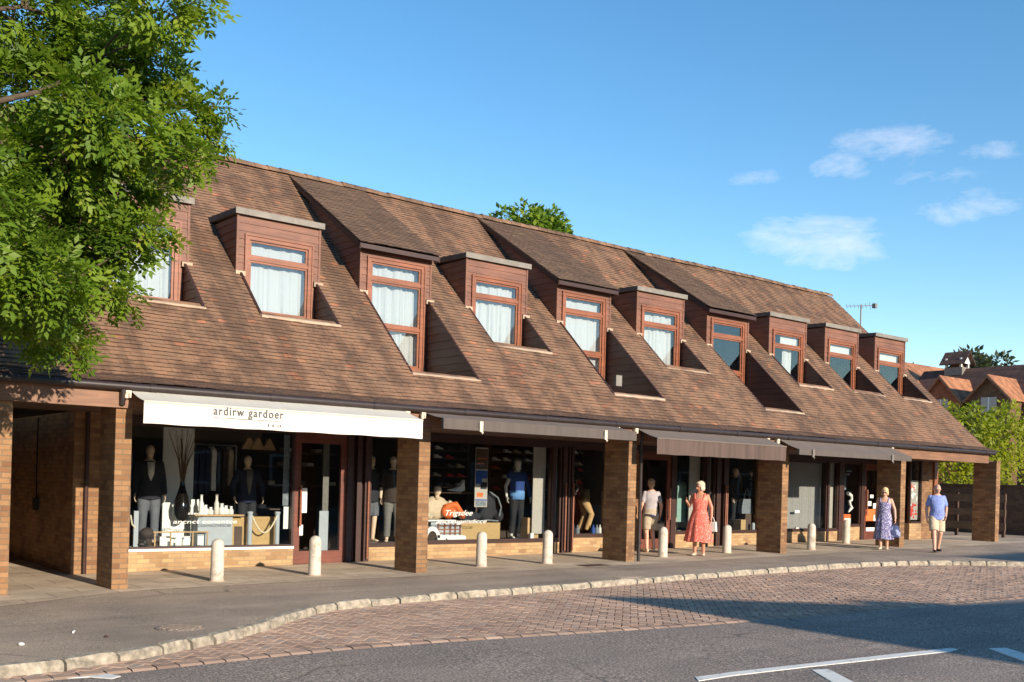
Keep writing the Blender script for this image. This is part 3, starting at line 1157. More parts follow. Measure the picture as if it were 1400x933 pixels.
# ---------------------------------------------------------------- arcade wall and shop fronts
YS = 2.45
walls = [(0.10, 1.00), (6.78, 7.02), (12.28, 13.30), (18.05, 18.75), (24.02, 24.35)]
AW = [(a, b, YS, YS + 0.22, gz(a) - 0.05, 2.70) for a, b in walls]
AW += [(-1.85, -1.63, 0.72, 9.0, -0.1, 2.70), (-9.0, -1.85, YS, YS + 0.22, -0.2, 2.70), (25.02, 25.62, 1.78, 2.0, 0.2, 2.70), (24.14, 24.35, 2.0, YS, 0.2, 2.70)]
for q in AW:
    mb = MB(); mb.box(*q); mb.build('arcade_wall', MT['brick'], shop)
for q in ((0.10, 0.32, YS + 0.22, 9.0, -0.1, 2.70), (-1.63, 0.10, 8.8, 9.0, -0.1, 2.70)):
    mb = MB(); mb.box(*q); mb.build('passage_wall', MT['brick'], shop)
mb = MB(); mb.box(25.64, 25.84, 1.72, 1.95, 0.2, 2.70); mb.build('post', MT['frame'], shop)
mb = MB()
mb.tube([(0.30, YS - 0.05, 2.70), (0.30, YS - 0.05, 0.0)], 0.035, 8); mb.build('downpipe', MT['dark_wood'], shop, smooth=40)
mb = MB()
mb.tube([(0.06, 4.6, 2.65), (0.06, 4.62, 1.6), (0.07, 4.62, 1.1)], 0.012, 6); mb.box(0.03, 0.10, 4.55, 4.72, 0.98, 1.2)
mb.build('conduit', MT['black'], shop)
mb = MB(); mb.box(0.52, 0.66, YS - 0.07, YS, 0.86, 1.45); mb.box(0.525, 0.655, YS - 0.075, YS - 0.071, 0.6, 0.84, 1)
mb.build('meter_box', [MT['lead'], MT['white']], shop)
# head beam over the glazing
mb = MB(); mb.box(1.0, 24.1, YS - 0.02, YS + 0.12, 2.56, 2.698); mb.build('head_beam', MT['dark_wood'], shop)

risers = [(1.00, 4.10, 0.40), (5.72, 6.78, 0.40), (7.02, 10.76, 0.43), (11.12, 12.28, 0.52), (14.60, 16.10, 0.56), (16.60, 18.05, 0.56), (18.75, 21.80, 0.58), (21.84, 22.74, 0.70)]
for a, b, z in risers:
    mb = MB()
    mb.box(a, b, YS, YS + 0.2, gz(a) - 0.03, z - 0.045)
    mb.build('stall_riser', MT['brick_riser'], shop)
    mb = MB()
    mb.box(a, b, YS - 0.03, YS + 0.2, z - 0.045, z)
    mb.build('sill', MT['white'] if a == 1.0 else MT['dark_wood'], shop)
mb = MB(); mb.box(24.35, 25.02, 1.78, 2.0, 0.2, 0.78); mb.build('stall_riser', MT['brick_riser'], shop)

wins = [(1.00, 4.10, 0.40, []), (5.72, 6.78, 0.40, []), (7.02, 10.50, 0.43, []), (10.56, 10.78, 0.43, []), (11.12, 12.28, 0.52, []),
        (14.60, 15.72, 0.56, []), (15.84, 16.12, 0.56, []), (16.60, 18.05, 0.56, []), (18.75, 21.04, 0.58, []), (21.12, 21.60, 0.58, []), (21.84, 22.74, 0.70, [])]
for a, b, z, mul in wins:
    mb = MB()
    f = 0.045
    mb.box(a, a + f, YS + 0.0, YS + 0.09, z, 2.56); mb.box(b - f, b, YS + 0.0, YS + 0.09, z, 2.56)
    mb.box(a + f, b - f, YS + 0.0, YS + 0.09, z + 0.001, z + 0.035); mb.box(a + f, b - f, YS + 0.0, YS + 0.09, 2.52, 2.56)
    sw = mb.build('shop_window', MT['dark_wood'], shop)
    mb = MB(); mb.box(a + f, b - f, YS + 0.045, YS + 0.053, z + 0.035, 2.52); mb.build('pane', MT['glass'], sw)
mb = MB()
f = 0.05
for a, b, y in ((24.35, 25.02, 1.78),):
    mb.box(a, a + f, y, y + .09, 0.78, 2.7); mb.box(b - f, b, y, y + .09, 0.78, 2.7); mb.box(a + f, b - f, y - .02, y + .1, 0.78, 0.83)
    sw = mb.build('shop_window', MT['dark_wood'], shop)
    mb = MB(); mb.box(a + f, b - f, y + .04, y + .048, 0.83, 2.7); mb.build('pane', MT['glass'], sw)

# timber posts between doors and windows
for a, b in ((5.20, 5.33), (5.42, 5.52), (5.60, 5.72), (10.48, 10.56), (10.80, 10.92), (10.97, 11.02), (11.06, 11.12), (14.42, 14.60), (15.72, 15.84), (16.14, 16.30), (16.42, 16.60), (21.04, 21.12), (21.60, 21.84), (22.74, 22.92)):
    mb = MB()
    mb.box(a, b, YS - 0.04, YS + 0.14, gz(a) - 0.02, 2.565)
    mb.build('post', MT['dark_wood'], shop)
for a, b in ((5.33, 5.42), (5.52, 5.60), (10.92, 11.06), (16.30, 16.42)):
    mb = MB(); mb.box(a, b, YS + 0.06, YS + 0.1, gz(a) - 0.02, 2.565); mb.build('panelling', MT['dark_wood'], shop)

# doors
for a, b, hx, frame in ((4.10, 5.20, 4.20, 'frame'), (13.30, 14.42, 14.34, 'dark_wood'), (22.92, 24.02, 23.0, 'frame')):
    mb = MB()
    s = 0.12
    z0 = gz(a) + 0.015
    fr = MT['door'] if 'door' in MT else None
    if fr is None: fr = MT['door'] = wood_mat('dark red brown door', lin(112, 62, 48), 0.45)
    mb.box(a, a + s, YS, YS + 0.07, z0, 2.50); mb.box(b - s, b, YS, YS + 0.07, z0, 2.50)
    mb.box(a + s, b - s, YS, YS + 0.07, z0, z0 + 0.24); mb.box(a + s, b - s, YS, YS + 0.07, 2.36, 2.50)
    mb.box(a, b, YS - 0.01, YS + 0.1, 2.502, 2.56)
    d = mb.build('door', fr, shop)
    mb = MB(); mb.box(a + s, b - s, YS + 0.03, YS + 0.038, z0 + 0.24, 2.36); mb.build('pane', MT['glass'], d)
    mb = MB()
    mb.tube([(hx, YS - 0.07, z0 + 0.72), (hx, YS - 0.07, z0 + 1.5)], 0.022, 8)
    for z in (0.8, 1.42): mb.tube([(hx, YS - 0.07, z0 + z), (hx, YS + 0.01, z0 + z)], 0.014, 6)
    mb.build('handle', MT['frame'], d, smooth=40)
for x in (5.66, 10.86, 11.09, 16.52, 16.46):
    mb = MB()
    mb.tube([(x, YS - 0.08, gz(x) + 0.06), (x, YS - 0.08, gz(x) + 1.6)], 0.02, 8)
    mb.build('handle', MT['frame'], shop, smooth=40)

# interiors: floors, ceilings and back walls, so that the windows look into real rooms
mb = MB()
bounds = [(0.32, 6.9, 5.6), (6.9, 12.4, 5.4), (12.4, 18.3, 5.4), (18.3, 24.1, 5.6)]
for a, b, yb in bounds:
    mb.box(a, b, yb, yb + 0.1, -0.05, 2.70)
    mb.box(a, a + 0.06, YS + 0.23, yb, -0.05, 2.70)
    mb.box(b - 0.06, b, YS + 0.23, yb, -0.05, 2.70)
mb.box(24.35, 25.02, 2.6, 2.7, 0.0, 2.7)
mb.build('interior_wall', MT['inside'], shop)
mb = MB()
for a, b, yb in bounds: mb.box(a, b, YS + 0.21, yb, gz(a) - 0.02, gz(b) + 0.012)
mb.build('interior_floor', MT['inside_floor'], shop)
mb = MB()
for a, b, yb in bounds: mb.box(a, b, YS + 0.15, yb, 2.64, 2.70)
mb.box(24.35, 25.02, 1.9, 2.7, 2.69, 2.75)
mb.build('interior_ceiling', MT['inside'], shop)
# display floors behind the windows
for a, b, z in risers:
    mb = MB()
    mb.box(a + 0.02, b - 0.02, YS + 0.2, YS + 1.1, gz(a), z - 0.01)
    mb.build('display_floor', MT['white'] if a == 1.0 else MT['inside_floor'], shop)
# the white panels that show through the glass
for a, b, y in ((10.06, 10.42, 2.60), (10.57, 10.77, 2.60), (15.30, 15.70, 2.62), (15.86, 16.1, 2.60), (21.14, 21.58, 2.60)):
    mb = MB(); mb.box(a, b, y, y + 0.03, 0.56, 2.53); mb.build('screen_panel', MT['pane_panel'], shop)

# ---------------------------------------------------------------- awnings
def fabric(name, c, streak=0.2):
    M = Mat(name, 0.9)
    mp = M.n('ShaderNodeMapping', Vector=M.pos())
    mp.inputs['Scale'].default_value = (9.0, 1.0, 0.6)
    f = M.noise(mp.outputs['Vector'], 1.0, 5)
    c3 = c[:3]
    M.base(M.ramp(f, [(0.3, tuple(x * (1 - streak) for x in c3)), (0.7, tuple(min(1, x * (1 + streak * 0.5)) for x in c3))]))
    return M.m


MT['aw_white'] = fabric('white awning canvas', lin(222, 217, 206), 0.05)
MT['aw_white_shaded'] = fabric('shaded white awning canvas', lin(204, 197, 184), 0.06)  # same white canvas, with the canopy slope's shading put into its colour
MT['aw_grey'] = fabric('grey brown awning canvas', lin(116, 102, 92), 0.14)
MT['aw_bar'] = fabric('dark grey awning front bar', lin(96, 86, 80), 0.15)
MT['aw_brown'] = fabric('dark brown awning valance', lin(96, 78, 70), 0.3)
MT['ink'] = plain('grey lettering', lin(96, 92, 90), 0.8, 0.05)
MT['gutter_light'] = plain('cream awning fitting', lin(214, 200, 178), 0.6, 0.1)


def awning(x0, x1, zt, zb, kind, label):
    yf, yw, zw = -0.68, -0.075, 2.925
    aw = thing('awning', label, 'awning', ((x0 + x1) / 2, yw, zw), 'awnings over the shop fronts')
    top = MT['aw_white_shaded'] if kind == 'white' else MT['aw_grey']
    mb = MB()
    n = 40
    rows = []
    for j in range(7):
        t = j / 6
        rows.append([(x0 + (x1 - x0) * i / n, yw + (yf - yw) * t, zw + (zt + 0.01 - zw) * t - 0.018 * math.sin(math.pi * t) * (0.6 + 0.4 * math.cos(i * 0.9)) ) for i in range(n + 1)])
    for j in range(6):
        for i in range(n):
            mb.face([rows[j][i], rows[j + 1][i], rows[j + 1][i + 1], rows[j][i + 1]])
            mb.face([(p[0], p[1], p[2] - 0.006) for p in (rows[j][i], rows[j][i + 1], rows[j + 1][i + 1], rows[j + 1][i])])
    mb.build('canopy', top, aw, smooth=50)
    mb = MB()
    if kind == 'bar':
        mb.box(x0 - 0.01, x1 + 0.01, yf - 0.03, yf + 0.03, zb, zt + 0.012)
        mb.build('front_bar', MT['aw_bar'], aw)
    else:
        r = random.Random(int(x0 * 10))
        m = 120
        a = 0.004 if kind == 'white' else 0.008
        ph = r.uniform(0, 6)
        for s, yo in ((1, -0.004), (-1, 0.004)):
            R0 = [(x0 + (x1 - x0) * i / m, yf + yo, zt + 0.012) for i in range(m + 1)]
            R1 = [(x0 + (x1 - x0) * i / m, yf + yo + a * math.sin(i * 0.55 + ph) + a * math.sin(i * 0.21), zb + 0.004 * math.sin(i * 0.3)) for i in range(m + 1)]
            for i in range(m):
                q = [R1[i], R1[i + 1], R0[i + 1], R0[i]]
                mb.face(q if s > 0 else q[::-1])
        mb.build('valance', MT['aw_white'] if kind == 'white' else MT['aw_brown'], aw, smooth=60)
        mb = MB(); mb.tube([(x0, yf, zt), (x1, yf, zt)], 0.02, 8); mb.build('front_bar', top, aw, smooth=40)
    for s, x in ((1, x0 + 0.35), (-1, x1 - 0.35)):
        mb = MB()
        mb.tube([(x, yw, zw - 0.12), (x + 0.45 * s, (yw + yf) / 2, (zw + zt) / 2 - 0.14), (x + 0.1 * s, yf + 0.03, zt - 0.03)], 0.022, 8)
        mb.build('arm', MT['lead'], aw, smooth=50)
    for s, x in ((-1, x0), (1, x1)):
        mb = MB()
        mb.box(min(x, x + 0.03 * s), max(x, x + 0.03 * s), yw - 0.07, yw + 0.02, zw - 0.12, zw + 0.03)
        mb.tube([(x + 0.02 * s, yw - 0.03, zw - 0.03), (x + 0.09 * s, yw - 0.03, zw - 0.03)], 0.045, 10)
        mb.tube([(x + 0.07 * s, yw - 0.06, zw - 0.13), (x + 0.07 * s, yw - 0.06, zw - 0.07)], 0.03, 8)
        mb.build('bracket', MT['gutter_light'], aw, smooth=40)
    return aw


a1 = awning(0.17, 4.88, 2.73, 2.42, 'white', 'white canvas awning with a grey lettered valance over the leftmost shop window')
a2 = awning(5.30, 9.97, 2.79, 2.615, 'bar', 'grey canvas awning over the shop window that shows a blue gilet')
a3 = awning(10.60, 14.87, 2.70, 2.375, 'brown', 'grey awning with a deep dark brown streaked valance')
a4 = awning(15.34, 20.13, 2.66, 2.54, 'bar', 'rightmost grey canvas awning, beyond which the brown fascia shows')
mb = text_mb('ardirw gardoer', 1.19, 2.31, 2.607, 0.125, -0.694, spacing=1.2, bold=0.014)
mb2 = text_mb('l t d', 2.06, 2.27, 2.472, 0.042, -0.694, bold=0.01)
mb.mesh(mb2.v, mb2.f)
mb.box(1.19, 2.31, -0.697, -0.694, 2.560, 2.565)
mb.build('lettering', MT['ink'], a1)
for a, xs_ in ((a2, (6.09, 9.12)), (a4, (15.85, 19.22))):
    for x in xs_:
        mb = MB()
        z = 2.70 if a is a2 else 2.60
        mb.box(x - 0.035, x + 0.035, -0.735, -0.71, z - 0.1, z + 0.08); mb.box(x - 0.05, x - 0.02, -0.75, -0.73, z - 0.02, z + 0.06)
        mb.tube([(x, -0.73, z - 0.1), (x + 0.01, -0.75, z - 0.14), (x + 0.03, -0.74, z - 0.11)], 0.012, 6)
        mb.build('clip', MT['gutter_light'] if a is a2 else MT['lead'], a)
# ---------------------------------------------------------------- bollards
bol = None
BOLL = [(1.76, 0.39, 'pale round-topped bollard before the big lettered window, leftmost of the row'),
        (3.54, 0.50, 'pale bollard before the glazed door with white notices'),
        (7.10, 0.52, 'pale bollard in front of the rucksack display, beside a tan display plinth'),
        (8.69, 0.43, 'pale bollard between the gilet mannequin and the pale window panels'),
        (12.16, 0.54, 'pale bollard close beside the man in the grey T-shirt'),
        (14.52, 0.69, 'pale bollard just right of the woman in the coral dress'),
        (17.53, 0.46, 'pale bollard before the window with a drawn grey blind'),
        (20.70, 1.55, 'pale bollard set farthest back, below the orange poster')]
K = Mat('pale painted concrete bollard', 0.8)
_p = K.pos()
_a = K.noise(_p, 5.0, 8, 0.7)
_b = K.noise(_p, 45.0, 4)
K.base(K.mix(K.ramp(_a, [(0.5, (0, 0, 0)), (0.72, (1, 1, 1))]), K.ramp(_b, [(0.3, lin(190, 178, 162)), (0.65, lin(214, 202, 186))]), lin(142, 126, 106)))
K.bump(_b, 0.5, 0.006)
MT['bollard'] = K.m
for i, (x, y, lab) in enumerate(BOLL):
    z = gz(x)
    if bol is None:
        bol = thing('bollard', lab, 'bollard', (x, y, z), 'bollards along the paving edge')
        mb = MB()
        h = 0.68
        prof = [(0.106, -0.05), (0.106, 0.0), (0.104, 0.3), (0.100, h - 0.10)]
        for k in range(1, 7):
            t = k / 6 * math.pi / 2
            prof.append((0.100 * math.cos(t) + 0.0005, h - 0.10 + 0.10 * math.sin(t)))
        mb.lathe(prof, (x, y, z), 24)
        mb.build('post', MT['bollard'], bol, smooth=60)
        mb = MB()
        mb.lathe([(0.125, -0.03), (0.125, 0.012), (0.108, 0.016)], (x, y, z), 24)
        mb.build('base_collar', MT['mortar'], bol, smooth=40)
    else:
        copy_thing(bol, (x, y, z), rng.uniform(0, 6), lab)

# ---------------------------------------------------------------- people and mannequins
def remesh(mb, vox, it, name, mats, parent, smooth=180, **kw):
    me = bpy.data.meshes.new('tmp')
    me.from_pydata([tuple(v) for v in mb.v], [], mb.f)
    o = bpy.data.objects.new('tmp', me)
    COL.objects.link(o)
    m = o.modifiers.new('r', 'REMESH')
    m.mode = 'VOXEL'
    m.voxel_size = vox
    if it:
        s = o.modifiers.new('s', 'SMOOTH')
        s.factor = 0.5
        s.iterations = it
    dg = bpy.context.evaluated_depsgraph_get()
    e = bpy.data.meshes.new_from_object(o.evaluated_get(dg))
    out = MB()
    out.mesh([v.co.copy() for v in e.vertices], [tuple(p.vertices) for p in e.polygons])
    bpy.data.objects.remove(o)
    bpy.data.meshes.remove(me)
    bpy.data.meshes.remove(e)
    return out


def skin_mat(name, c):
    M = Mat(name, 0.55)
    f = M.noise(M.pos(), 30.0, 4)
    c3 = c[:3]
    M.base(M.ramp(f, [(0.3, tuple(x * 0.9 for x in c3)), (0.7, tuple(min(1, x * 1.08) for x in c3))]))
    M.b.inputs['Subsurface Weight'].default_value = 0.08
    M.b.inputs['Subsurface Radius'].default_value = (0.02, 0.008, 0.004)
    return M.m


def cloth_mat(name, c, c2=None, scale=9.0, lo=0.5, hi=0.56, fold=True):
    M = Mat(name, 0.85)
    p = M.pos()
    f = M.noise(p, 14.0, 4)
    c3 = c[:3]
    col = M.ramp(f, [(0.3, tuple(x * 0.86 for x in c3)), (0.7, tuple(min(1, x * 1.1) for x in c3))])
    if c2:
        g = M.noise(p, scale, 2, 0.4)
        col = M.mix(M.ramp(g, [(lo, (0, 0, 0)), (hi, (1, 1, 1))]), col, c2)
    M.base(col)
    if fold:
        mp = M.n('ShaderNodeMapping', Vector=p)
        mp.inputs['Scale'].default_value = (1.0, 1.0, 0.45)
        M.bump(M.noise(mp.outputs['Vector'], 9.0, 3), 0.55, 0.03)
    return M.m


class Fig:
    """a standing figure in its own frame (x to its right, y forward, z up), later turned to face `face`"""
    def __init__(self, loc, face, h, **J):
        self.loc = Vector(loc)
        a = math.atan2(face[1], face[0]) - math.pi / 2
        self.M = Matrix.Translation(self.loc) @ Matrix.Rotation(a, 4, 'Z') @ Matrix.Scale(h / 1.75, 4)
        d = dict(neck=(0, -0.01, 1.49), head=(0, 0.015, 1.625), shR=(0.168, -0.01, 1.412), elR=(0.235, -0.04, 1.13), wrR=(0.25, 0.05, 0.90),
                 shL=(-0.168, -0.01, 1.412), elL=(-0.235, -0.04, 1.13), wrL=(-0.25, 0.05, 0.90),
                 hipR=(0.09, 0, 0.92), knR=(0.10, 0.02, 0.50), anR=(0.105, -0.03, 0.075), hipL=(-0.09, 0, 0.92), knL=(-0.10, 0.02, 0.50), anL=(-0.105, -0.03, 0.075),
                 look=(0, 1, 0), lean=0.0, belly=0.0, bust=0.0, wide=1.0)
        d.update(J)
        self.J = {k: (Vector(v) if isinstance(v, tuple) else v) for k, v in d.items()}

    def ring(self, z, rx, ry, y=0.0, n=20, folds=0, amp=0.0, ph=0.0):
        J = self.J
        out = []
        for k in range(n):
            t = 2 * math.pi * k / n
            f = 1 + (amp * math.sin(folds * t + ph) if folds else 0)
            out.append(Vector((rx * math.cos(t) * f, ry * math.sin(t) * f + y + J['lean'] * (z - 0.95), z)))
        return out

    def torso(self, mb, s=1.0, off=0.0, z0=0.86, z1=1.52):
        J = self.J
        w = J['wide']
        prof = [(0.84, 0.13, 0.095, 0), (0.90, 0.160, 0.112, 0), (0.97, 0.165, 0.118, J['belly'] * 0.4), (1.08, 0.145, 0.108, J['belly']), (1.18, 0.152, 0.110, J['belly'] * 0.7 + J['bust'] * 0.3),
                (1.27, 0.168, 0.118, J['bust']), (1.36, 0.182, 0.112, 0.0), (1.42, 0.168, 0.092, -0.005), (1.46, 0.115, 0.075, -0.01), (1.50, 0.066, 0.062, -0.01)]
        rows = []
        for z, rx, ry, y in prof:
            if z < z0 - 1e-6 or z > z1: continue
            rows.append(self.ring(z, rx * s * w + off, ry * s * (0.5 + 0.5 * w) + off + abs(y) * 0.5, y))
        mb.loft(rows)

    def limb(self, mb, pts, rad):
        P = [self.J[p] if isinstance(p, str) else Vector(p) for p in pts]
        mb.tube(P, list(rad), 12)
        for p, r in zip(P, rad):
            mb.ell(p, (r, r, r), 10, 8)

    def hand(self, mb, s):
        wr, el = self.J['wr' + s], self.J['el' + s]
        d = (wr - el).normalized()
        side = Vector((0, 1, 0)) - d * d.y
        side = side.normalized() if side.length > 0.2 else Vector((1, 0, 0))
        nrm = d.cross(side).normalized()
        pal = wr + d * 0.05
        M = Matrix((side, nrm, d)).transposed()
        mb.ell(pal, (0.04, 0.016, 0.055), 10, 8, M=M)
        sg = 1 if s == 'R' else -1
        inward = nrm if (nrm.x * sg) < 0 else -nrm
        for k, (o, l) in enumerate(((0.03, 0.07), (0.011, 0.08), (-0.009, 0.075), (-0.028, 0.06))):
            a = pal + side * o + d * 0.045
            b = a + d * l * 0.55 + inward * l * 0.15
            c = b + d * l * 0.35 + inward * l * 0.4
            mb.tube([a - d * 0.02, a, b, c], [0.0095, 0.0095, 0.009, 0.007], 8)
        a = pal + side * 0.03 - d * 0.02
        mb.tube([a, a + side * 0.028 + d * 0.03 + inward * 0.008, a + side * 0.03 + d * 0.06 + inward * 0.02], [0.013, 0.011, 0.008], 8)

    def body(self, hands=True, face=True):
        J = self.J
        mb = MB()
        self.torso(mb)
        hd = J['head']
        self.limb(mb, [J['neck'] - Vector((0, 0, 0.08)), J['neck'], hd - Vector((0, 0.015, 0.05))], (0.062, 0.054, 0.054))
        lk = J['look'].normalized()
        rt = lk.cross(Vector((0, 0, 1))).normalized()
        up = rt.cross(lk).normalized()
        MH = Matrix((rt, lk, up)).transposed()
        self.MH = MH
        def H(x, y, z): return hd + MH @ Vector((x, y, z))
        self.H = H
        mb.ell(H(0, -0.008, 0.02), (0.076, 0.096, 0.105), 16, 12, M=MH)
        mb.ell(H(0, 0.028, -0.05), (0.055, 0.062, 0.062), 14, 10, M=MH)
        if face:
            mb.tube([H(0, 0.088, 0.012), H(0, 0.104, -0.014), H(0, 0.112, -0.03), H(0, 0.088, -0.036)], [0.008, 0.012, 0.016, 0.012], 8)
            for s in (-1, 1):
                mb.ell(H(0.077 * s, -0.005, -0.005), (0.012, 0.022, 0.032), 8, 8, M=MH)
                mb.ell(H(0.033 * s, 0.076, 0.022), (0.024, 0.014, 0.008), 8, 6, M=MH)
            mb.ell(H(0, 0.08, -0.062), (0.026, 0.014, 0.006), 8, 6, M=MH)
        for s in 'RL':
            self.limb(mb, ['sh' + s, 'el' + s, 'wr' + s], (0.05, 0.041, 0.03))
            self.limb(mb, ['hip' + s, 'kn' + s, 'an' + s], (0.088, 0.058, 0.041))
            kn, an = J['kn' + s], J['an' + s]
            calf = kn.lerp(an, 0.32) + Vector((0, -0.018, 0))
            mb.ell(calf, (0.052, 0.052, 0.11), 10, 8)
            if hands: self.hand(mb, s)
            self.foot(mb, s, 1.0)
        return mb

    def foot(self, mb, s, k=1.0, lift=0.0):
        an = self.J['an' + s]
        out = 0.15 if s == 'R' else -0.15
        M = Matrix.Rotation(-out, 3, 'Z')
        for c, r in (((0, -0.02, -0.03), (0.036, 0.05, 0.045)), ((0, 0.06, -0.045), (0.042, 0.085, 0.03)), ((0, 0.12, -0.052), (0.042, 0.055, 0.022))):
            mb.ell(an + M @ Vector(c) + Vector((0, 0, 0)), tuple(q * k for q in r), 10, 8, M=M)

    def put(self, mb, vox, it, name, mats, parent, re=True, smooth=180, **kw):
        if re:
            mb = remesh(mb, vox, it, name, mats, parent)
        mb.v = [self.M @ Vector(v) for v in mb.v]
        return mb.build(name, mats, parent, smooth=smooth, **kw)

    def shirt(self, z0=0.86, sleeve=0.55, off=0.012, r=(0.06, 0.06)):
        mb = MB()
        self.torso(mb, 1.04, off, 0.9, 1.47)
        w = self.J['wide']
        b = self.J['belly']
        mb.loft([self.ring(z0, 0.176 * w + off, 0.122 + off, b * 0.2), self.ring(0.93, 0.174 * w + off, 0.122 + off, b * 0.4), self.ring(1.06, 0.155 * w + off, 0.114 + off, b)])
        mb.tube([Vector((0.066 * math.cos(t), 0.06 * math.sin(t) - 0.006, 1.475 + 0.012 * math.sin(t) * -1)) for t in [2 * math.pi * k / 14 for k in range(15)]], 0.014, 8)
        J = self.J
        for s in 'RL':
            sh, el, wr = J['sh' + s], J['el' + s], J['wr' + s]
            if sleeve <= 1:
                self.limb(mb, [sh, sh.lerp(el, sleeve)], r)
            else:
                self.limb(mb, [sh, el, el.lerp(wr, sleeve - 1)], (r[0], r[1] * 0.85, r[1] * 0.68))
        return mb

    def shorts(self, t=0.78, r0=0.112, r1=0.095, z1=1.04):
        mb = MB()
        J = self.J
        w = J['wide']
        mb.loft([self.ring(0.86, 0.15 * w, 0.115), self.ring(0.92, 0.182 * w, 0.13), self.ring(1.0, 0.175 * w, 0.128 + J['belly'] * 0.3), self.ring(z1, 0.165 * w, 0.122 + J['belly'] * 0.5)])
        for s in 'RL':
            hp, kn, an = J['hip' + s], J['kn' + s], J['an' + s]
            if t <= 1:
                e = hp.lerp(kn, t)
                mb.tube([hp, hp.lerp(kn, 0.3), e], [r0, r0, r1 * 1.03], 14)
            else:
                e = kn.lerp(an, t - 1)
                mb.tube([hp, hp.lerp(kn, 0.5), kn, e], [r0, r0 * 0.92, r1 * 0.85, r1 * 0.75], 14)
                mb.ell(kn, (r1 * 0.85,) * 3, 10, 8)
        return mb


def eyes(F, parent, glasses=False):
    if glasses:
        mb = MB()
        for s in (-1, 1):
            mb.ell(F.H(0.034 * s, 0.090, 0.008), (0.028, 0.008, 0.02), 10, 6, M=F.MH)
            mb.tube([F.H(0.06 * s, 0.085, 0.012), F.H(0.08 * s, 0.0, 0.012)], 0.004, 6)
        mb.tube([F.H(-0.01, 0.096, 0.012), F.H(0.01, 0.096, 0.012)], 0.004, 6)
        F.put(mb, 0, 0, 'sunglasses', MT['black'], parent, re=False)
        return
    for s in (-1, 1):
        mb = MB()
        mb.ell(F.H(0.033 * s, 0.083, 0.006), (0.014, 0.009, 0.008), 10, 6, M=F.MH)
        F.put(mb, 0, 0, 'eye', MT['eye'], parent, re=False)
    mb = MB()
    mb.ell(F.H(0, 0.089, -0.066), (0.022, 0.008, 0.005), 10, 6, M=F.MH)
    F.put(mb, 0, 0, 'mouth', MT['lip'], parent, re=False)


def dress(F, zb, flare, waist=1.10, top=1.36, folds=9, amp=0.05, mat=None, parent=None):
    mb = MB()
    J = F.J
    w = J['wide']
    n = 54
    rows = []
    prof = [(top, 0.155, 0.108, 0), (1.30, 0.178, 0.13 + J['bust'], 0), (1.22, 0.172, 0.128 + J['bust'], 0), (waist, 0.156, 0.122, 0), (0.98, 0.19, 0.145, 0.15), (0.85, 0.2 + flare * 0.25, 0.17 + flare * 0.2, 0.45),
            (zb + (0.85 - zb) * 0.5, 0.2 + flare * 0.65, 0.18 + flare * 0.55, 0.8), (zb + 0.03, 0.2 + flare, 0.19 + flare * 0.85, 1.0), (zb, 0.2 + flare * 1.02, 0.19 + flare * 0.87, 1.0)]
    for z, rx, ry_, f in prof:
        zz = z
        ring = F.ring(zz, rx * w, ry_, 0, n)
        out = []
        for k, p in enumerate(ring):
            t = 2 * math.pi * k / n
            g = 1 + f * amp * (math.sin(folds * t + 0.6) + 0.6 * math.sin((folds + 4) * t + 2.0 + z) + 0.4 * math.sin(3 * t + 1))
            out.append(Vector((p.x * g, p.y * g, p.z + 0.012 * f * math.sin(5 * t))))
        rows.append(out)
    mb.loft(rows)
    # straps
    for s in (-1, 1):
        mb.tube([Vector((0.1 * s, 0.105, top - 0.02)), Vector((0.115 * s, 0.06, 1.44)), Vector((0.118 * s, 0.0, 1.462)), Vector((0.11 * s, -0.075, 1.42)), Vector((0.1 * s, -0.1, top - 0.02))], 0.019, 8)
    return F.put(mb, 0, 0, 'dress', mat, parent, re=False, smooth=70)


MT['skin'] = skin_mat('lit skin', lin(214, 164, 138))
MT['skin_tan'] = skin_mat('tanned skin', lin(196, 138, 110))
MT['eye'] = plain('dark eye', lin(60, 46, 40), 0.3)
MT['lip'] = plain('lips', lin(150, 84, 76), 0.5)
MT['hair_grey'] = plain('pale grey hair', lin(206, 190, 168), 0.8, 0.25, 60.0, bump=0.8)
MT['hair_sand'] = plain('sandy grey hair', lin(186, 160, 128), 0.8, 0.3, 60.0, bump=0.8)
MT['hair_blond'] = plain('blond hair', lin(222, 190, 142), 0.8, 0.25, 60.0, bump=0.8)
MT['shirt_grey'] = cloth_mat('light grey cotton', lin(170, 162, 164))
MT['khaki'] = cloth_mat('stone coloured cotton', lin(176, 160, 136))
MT['beige'] = cloth_mat('beige cotton', lin(206, 186, 158))
MT['coral'] = cloth_mat('coral print cotton', lin(224, 100, 84), lin(236, 156, 138), 34.0, 0.52, 0.62)
MT['lilac'] = cloth_mat('blue lilac print cotton', lin(104, 102, 148), lin(196, 186, 206), 36.0, 0.48, 0.6)
MT['shirt_blue'] = cloth_mat('blue cotton shirt', lin(124, 140, 200), lin(150, 166, 216), 44.0, 0.5, 0.6)
MT['shoe_dark'] = plain('dark shoe leather', lin(50, 42, 40), 0.5)
MT['shoe_pale'] = plain('pale shoe', lin(216, 190, 164), 0.6)
MT['bag_white'] = cloth_mat('off-white bag', lin(226, 220, 208))
MT['bag_navy'] = cloth_mat('navy bag', lin(66, 74, 112), lin(150, 156, 186), 7.0, 0.55, 0.6)


